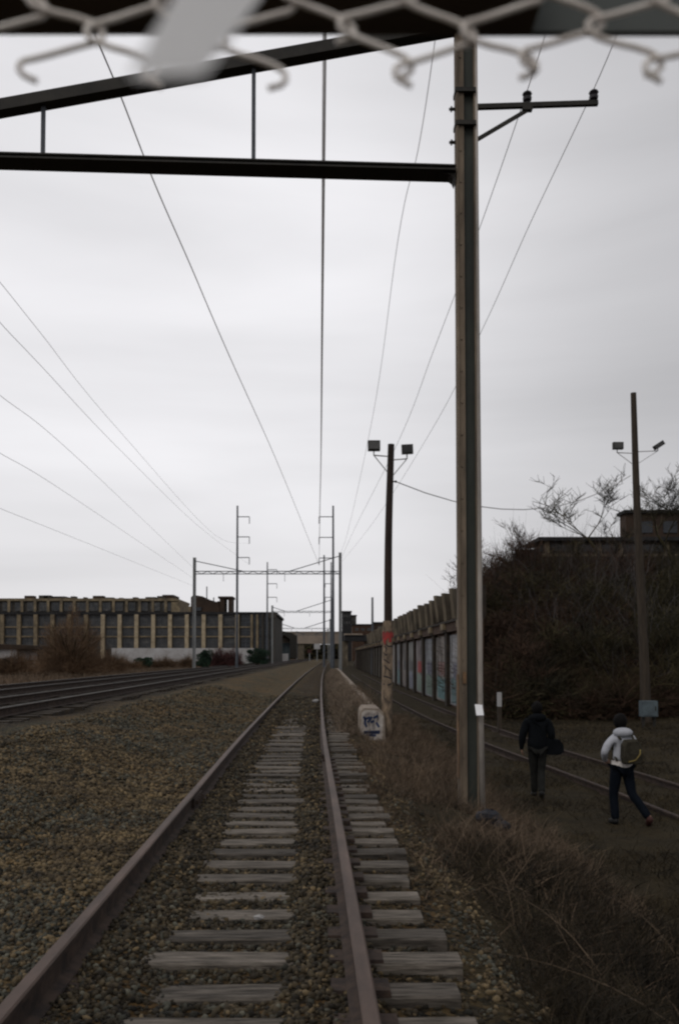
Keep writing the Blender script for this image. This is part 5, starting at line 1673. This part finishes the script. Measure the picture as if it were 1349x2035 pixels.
# ------------------------------------------------------------------ litter
for (px, py, Y, sz, lb) in ((515, 1772, 5.6, .028, 'small crumpled white scrap lying on the ties near the camera'), (627, 1383, 30, .09, 'pale scrap lying between the rails far down the track'), (540, 1965, 3.9, .016, 'white pebble sized scrap at the bottom of the track')):
    q = P(px, py, Y)
    mb = MB(); mb.ball((q.x, Y, gzf(q.x, Y) + .035 + sz * .5), sz, 7, 5, sc=(1.2, .8, .6))
    for i in range(len(mb.v)):
        v_ = mb.v[i]; mb.v[i] = (v_[0] + random.uniform(-.2, .2) * sz, v_[1] + random.uniform(-.2, .2) * sz, v_[2] + random.uniform(-.15, .15) * sz)
    o = mb.build('paper_scrap', M['offwhite']); tag(o, lb, 'litter', 'pale scraps on the track')
q = P(975, 1640, 10.6)
mb = MB()
for k in range(4):
    mb.ball((q.x + random.uniform(-.12, .12), 10.6 + random.uniform(-.1, .1), gzf(q.x, 10.6) + .08 + random.uniform(0, .1)), random.uniform(.08, .13), 9, 6, sc=(1.2, .9, .8))
for i in range(len(mb.v)):
    v_ = mb.v[i]; mb.v[i] = tuple(c + random.uniform(-.014, .014) for c in v_)
o = mb.build('rubbish_bag', M['black_paint']); tag(o, 'crumpled black rubbish bag in the dead grass by the big column', 'rubbish bag')

# ------------------------------------------------------------------ chain link fence over the camera hole
fence = thing('chain_link_fence', (0, .5, 0), 'torn galvanised chain link mesh hanging across the top of the view', 'fence')
YFc = .50
Wd, Hd = .0725, .043
zbot = P(600, 136, YFc).z
mb = MB()
xs0_, xs1_ = -.30, .42
n = int((xs1_ - xs0_) / (Wd / 2))
ztop = zbot + .17
for i in range(n + 1):
    x0_ = xs0_ + i * Wd / 2
    pts = []
    z = zbot + .004 * math.sin(i * 1.7); j = 0
    nn = int((ztop - zbot) / (Hd / 2))
    for j in range(random.choice((0, 0, 0, 0, 1)), nn + 1):
        s = 1 if (j + i) % 2 else -1
        zc = z + j * Hd / 2 + .003 * math.sin(x0_ * 9)
        amp = Wd / 4 + .0045
        xx = x0_ + s * amp * random.uniform(.93, 1.05) + .25 * (zc - zbot) * .5; zc += random.uniform(-.0015, .0015)
        yo = .0022 * s
        # knuckle: short vertical run at the turning point
        pts.append((xx - s * .010, YFc + yo * .2, zc - Hd * .17))
        pts.append((xx, YFc + yo, zc - .0035)); pts.append((xx, YFc + yo, zc + .0035))
        pts.append((xx - s * .010, YFc - yo * .2, zc + Hd * .17))
    # smooth
    sm = [Vector(pts[0])]
    for a_, b_ in zip(pts[:-1], pts[1:]):
        a_, b_ = Vector(a_), Vector(b_)
        sm += [a_ * .72 + b_ * .28, a_ * .28 + b_ * .72]
    mb.tube(sm, .0018, 7)
mb.build('mesh', M['galv_wire'], fence, smooth=True)
mb = MB(); mb.tube([(-2.4, YFc, ztop), (2.5, YFc, ztop)], .02, 10); mb.build('top_rail', M['galv_wire'], fence)
for x in (-2.4, 2.5):
    mb = MB(); mb.tube([(x, YFc, gzf(x, YFc) - .2), (x, YFc, ztop + .05)], .03, 10); mb.build('post', M['galv_wire'], fence)
# added dark plank and grey sheet, standing in for a dark band across the top
YPk = .62
zk = P(600, 70, YPk + .04).z
mb = MB(); mb.quad_box([(-1.3, YPk, zk), (P(1080, 70, YPk).x, YPk, zk), (P(1080, 70, YPk).x, YPk + .04, zk), (-1.3, YPk + .04, zk), (-1.3, YPk, zk + .12), (P(1055, -60, YPk).x, YPk, zk + .12), (P(1055, -60, YPk).x, YPk + .04, zk + .12), (-1.3, YPk + .04, zk + .12)])
o = mb.build('overlap_board', M['plank']); tag(o, 'near black plank added behind the wire mesh for the dark band at the top left', 'plank')
mb = MB(); mb.box(P(1000, 70, YPk).x - .02, .62, YPk + .05, YPk + .056, P(600, 73, YPk + .056).z, zk + .12)
o = mb.build('overlap_panel', M['plate']); tag(o, 'dark grey overlap panel added behind the wire mesh for the dark band at the top right', 'sheet')
YSt = .20  # added strip, tilted to catch the sky, in place of a white flare streak
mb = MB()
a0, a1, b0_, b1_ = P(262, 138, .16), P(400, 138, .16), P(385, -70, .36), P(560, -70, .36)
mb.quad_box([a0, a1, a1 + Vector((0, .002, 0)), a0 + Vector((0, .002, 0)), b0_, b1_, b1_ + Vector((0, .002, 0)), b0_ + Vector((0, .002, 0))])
o = mb.build('flare_strip', M['strip']); tag(o, 'out of focus white flare strip added for the diagonal light streak at the top left', 'flare strip')
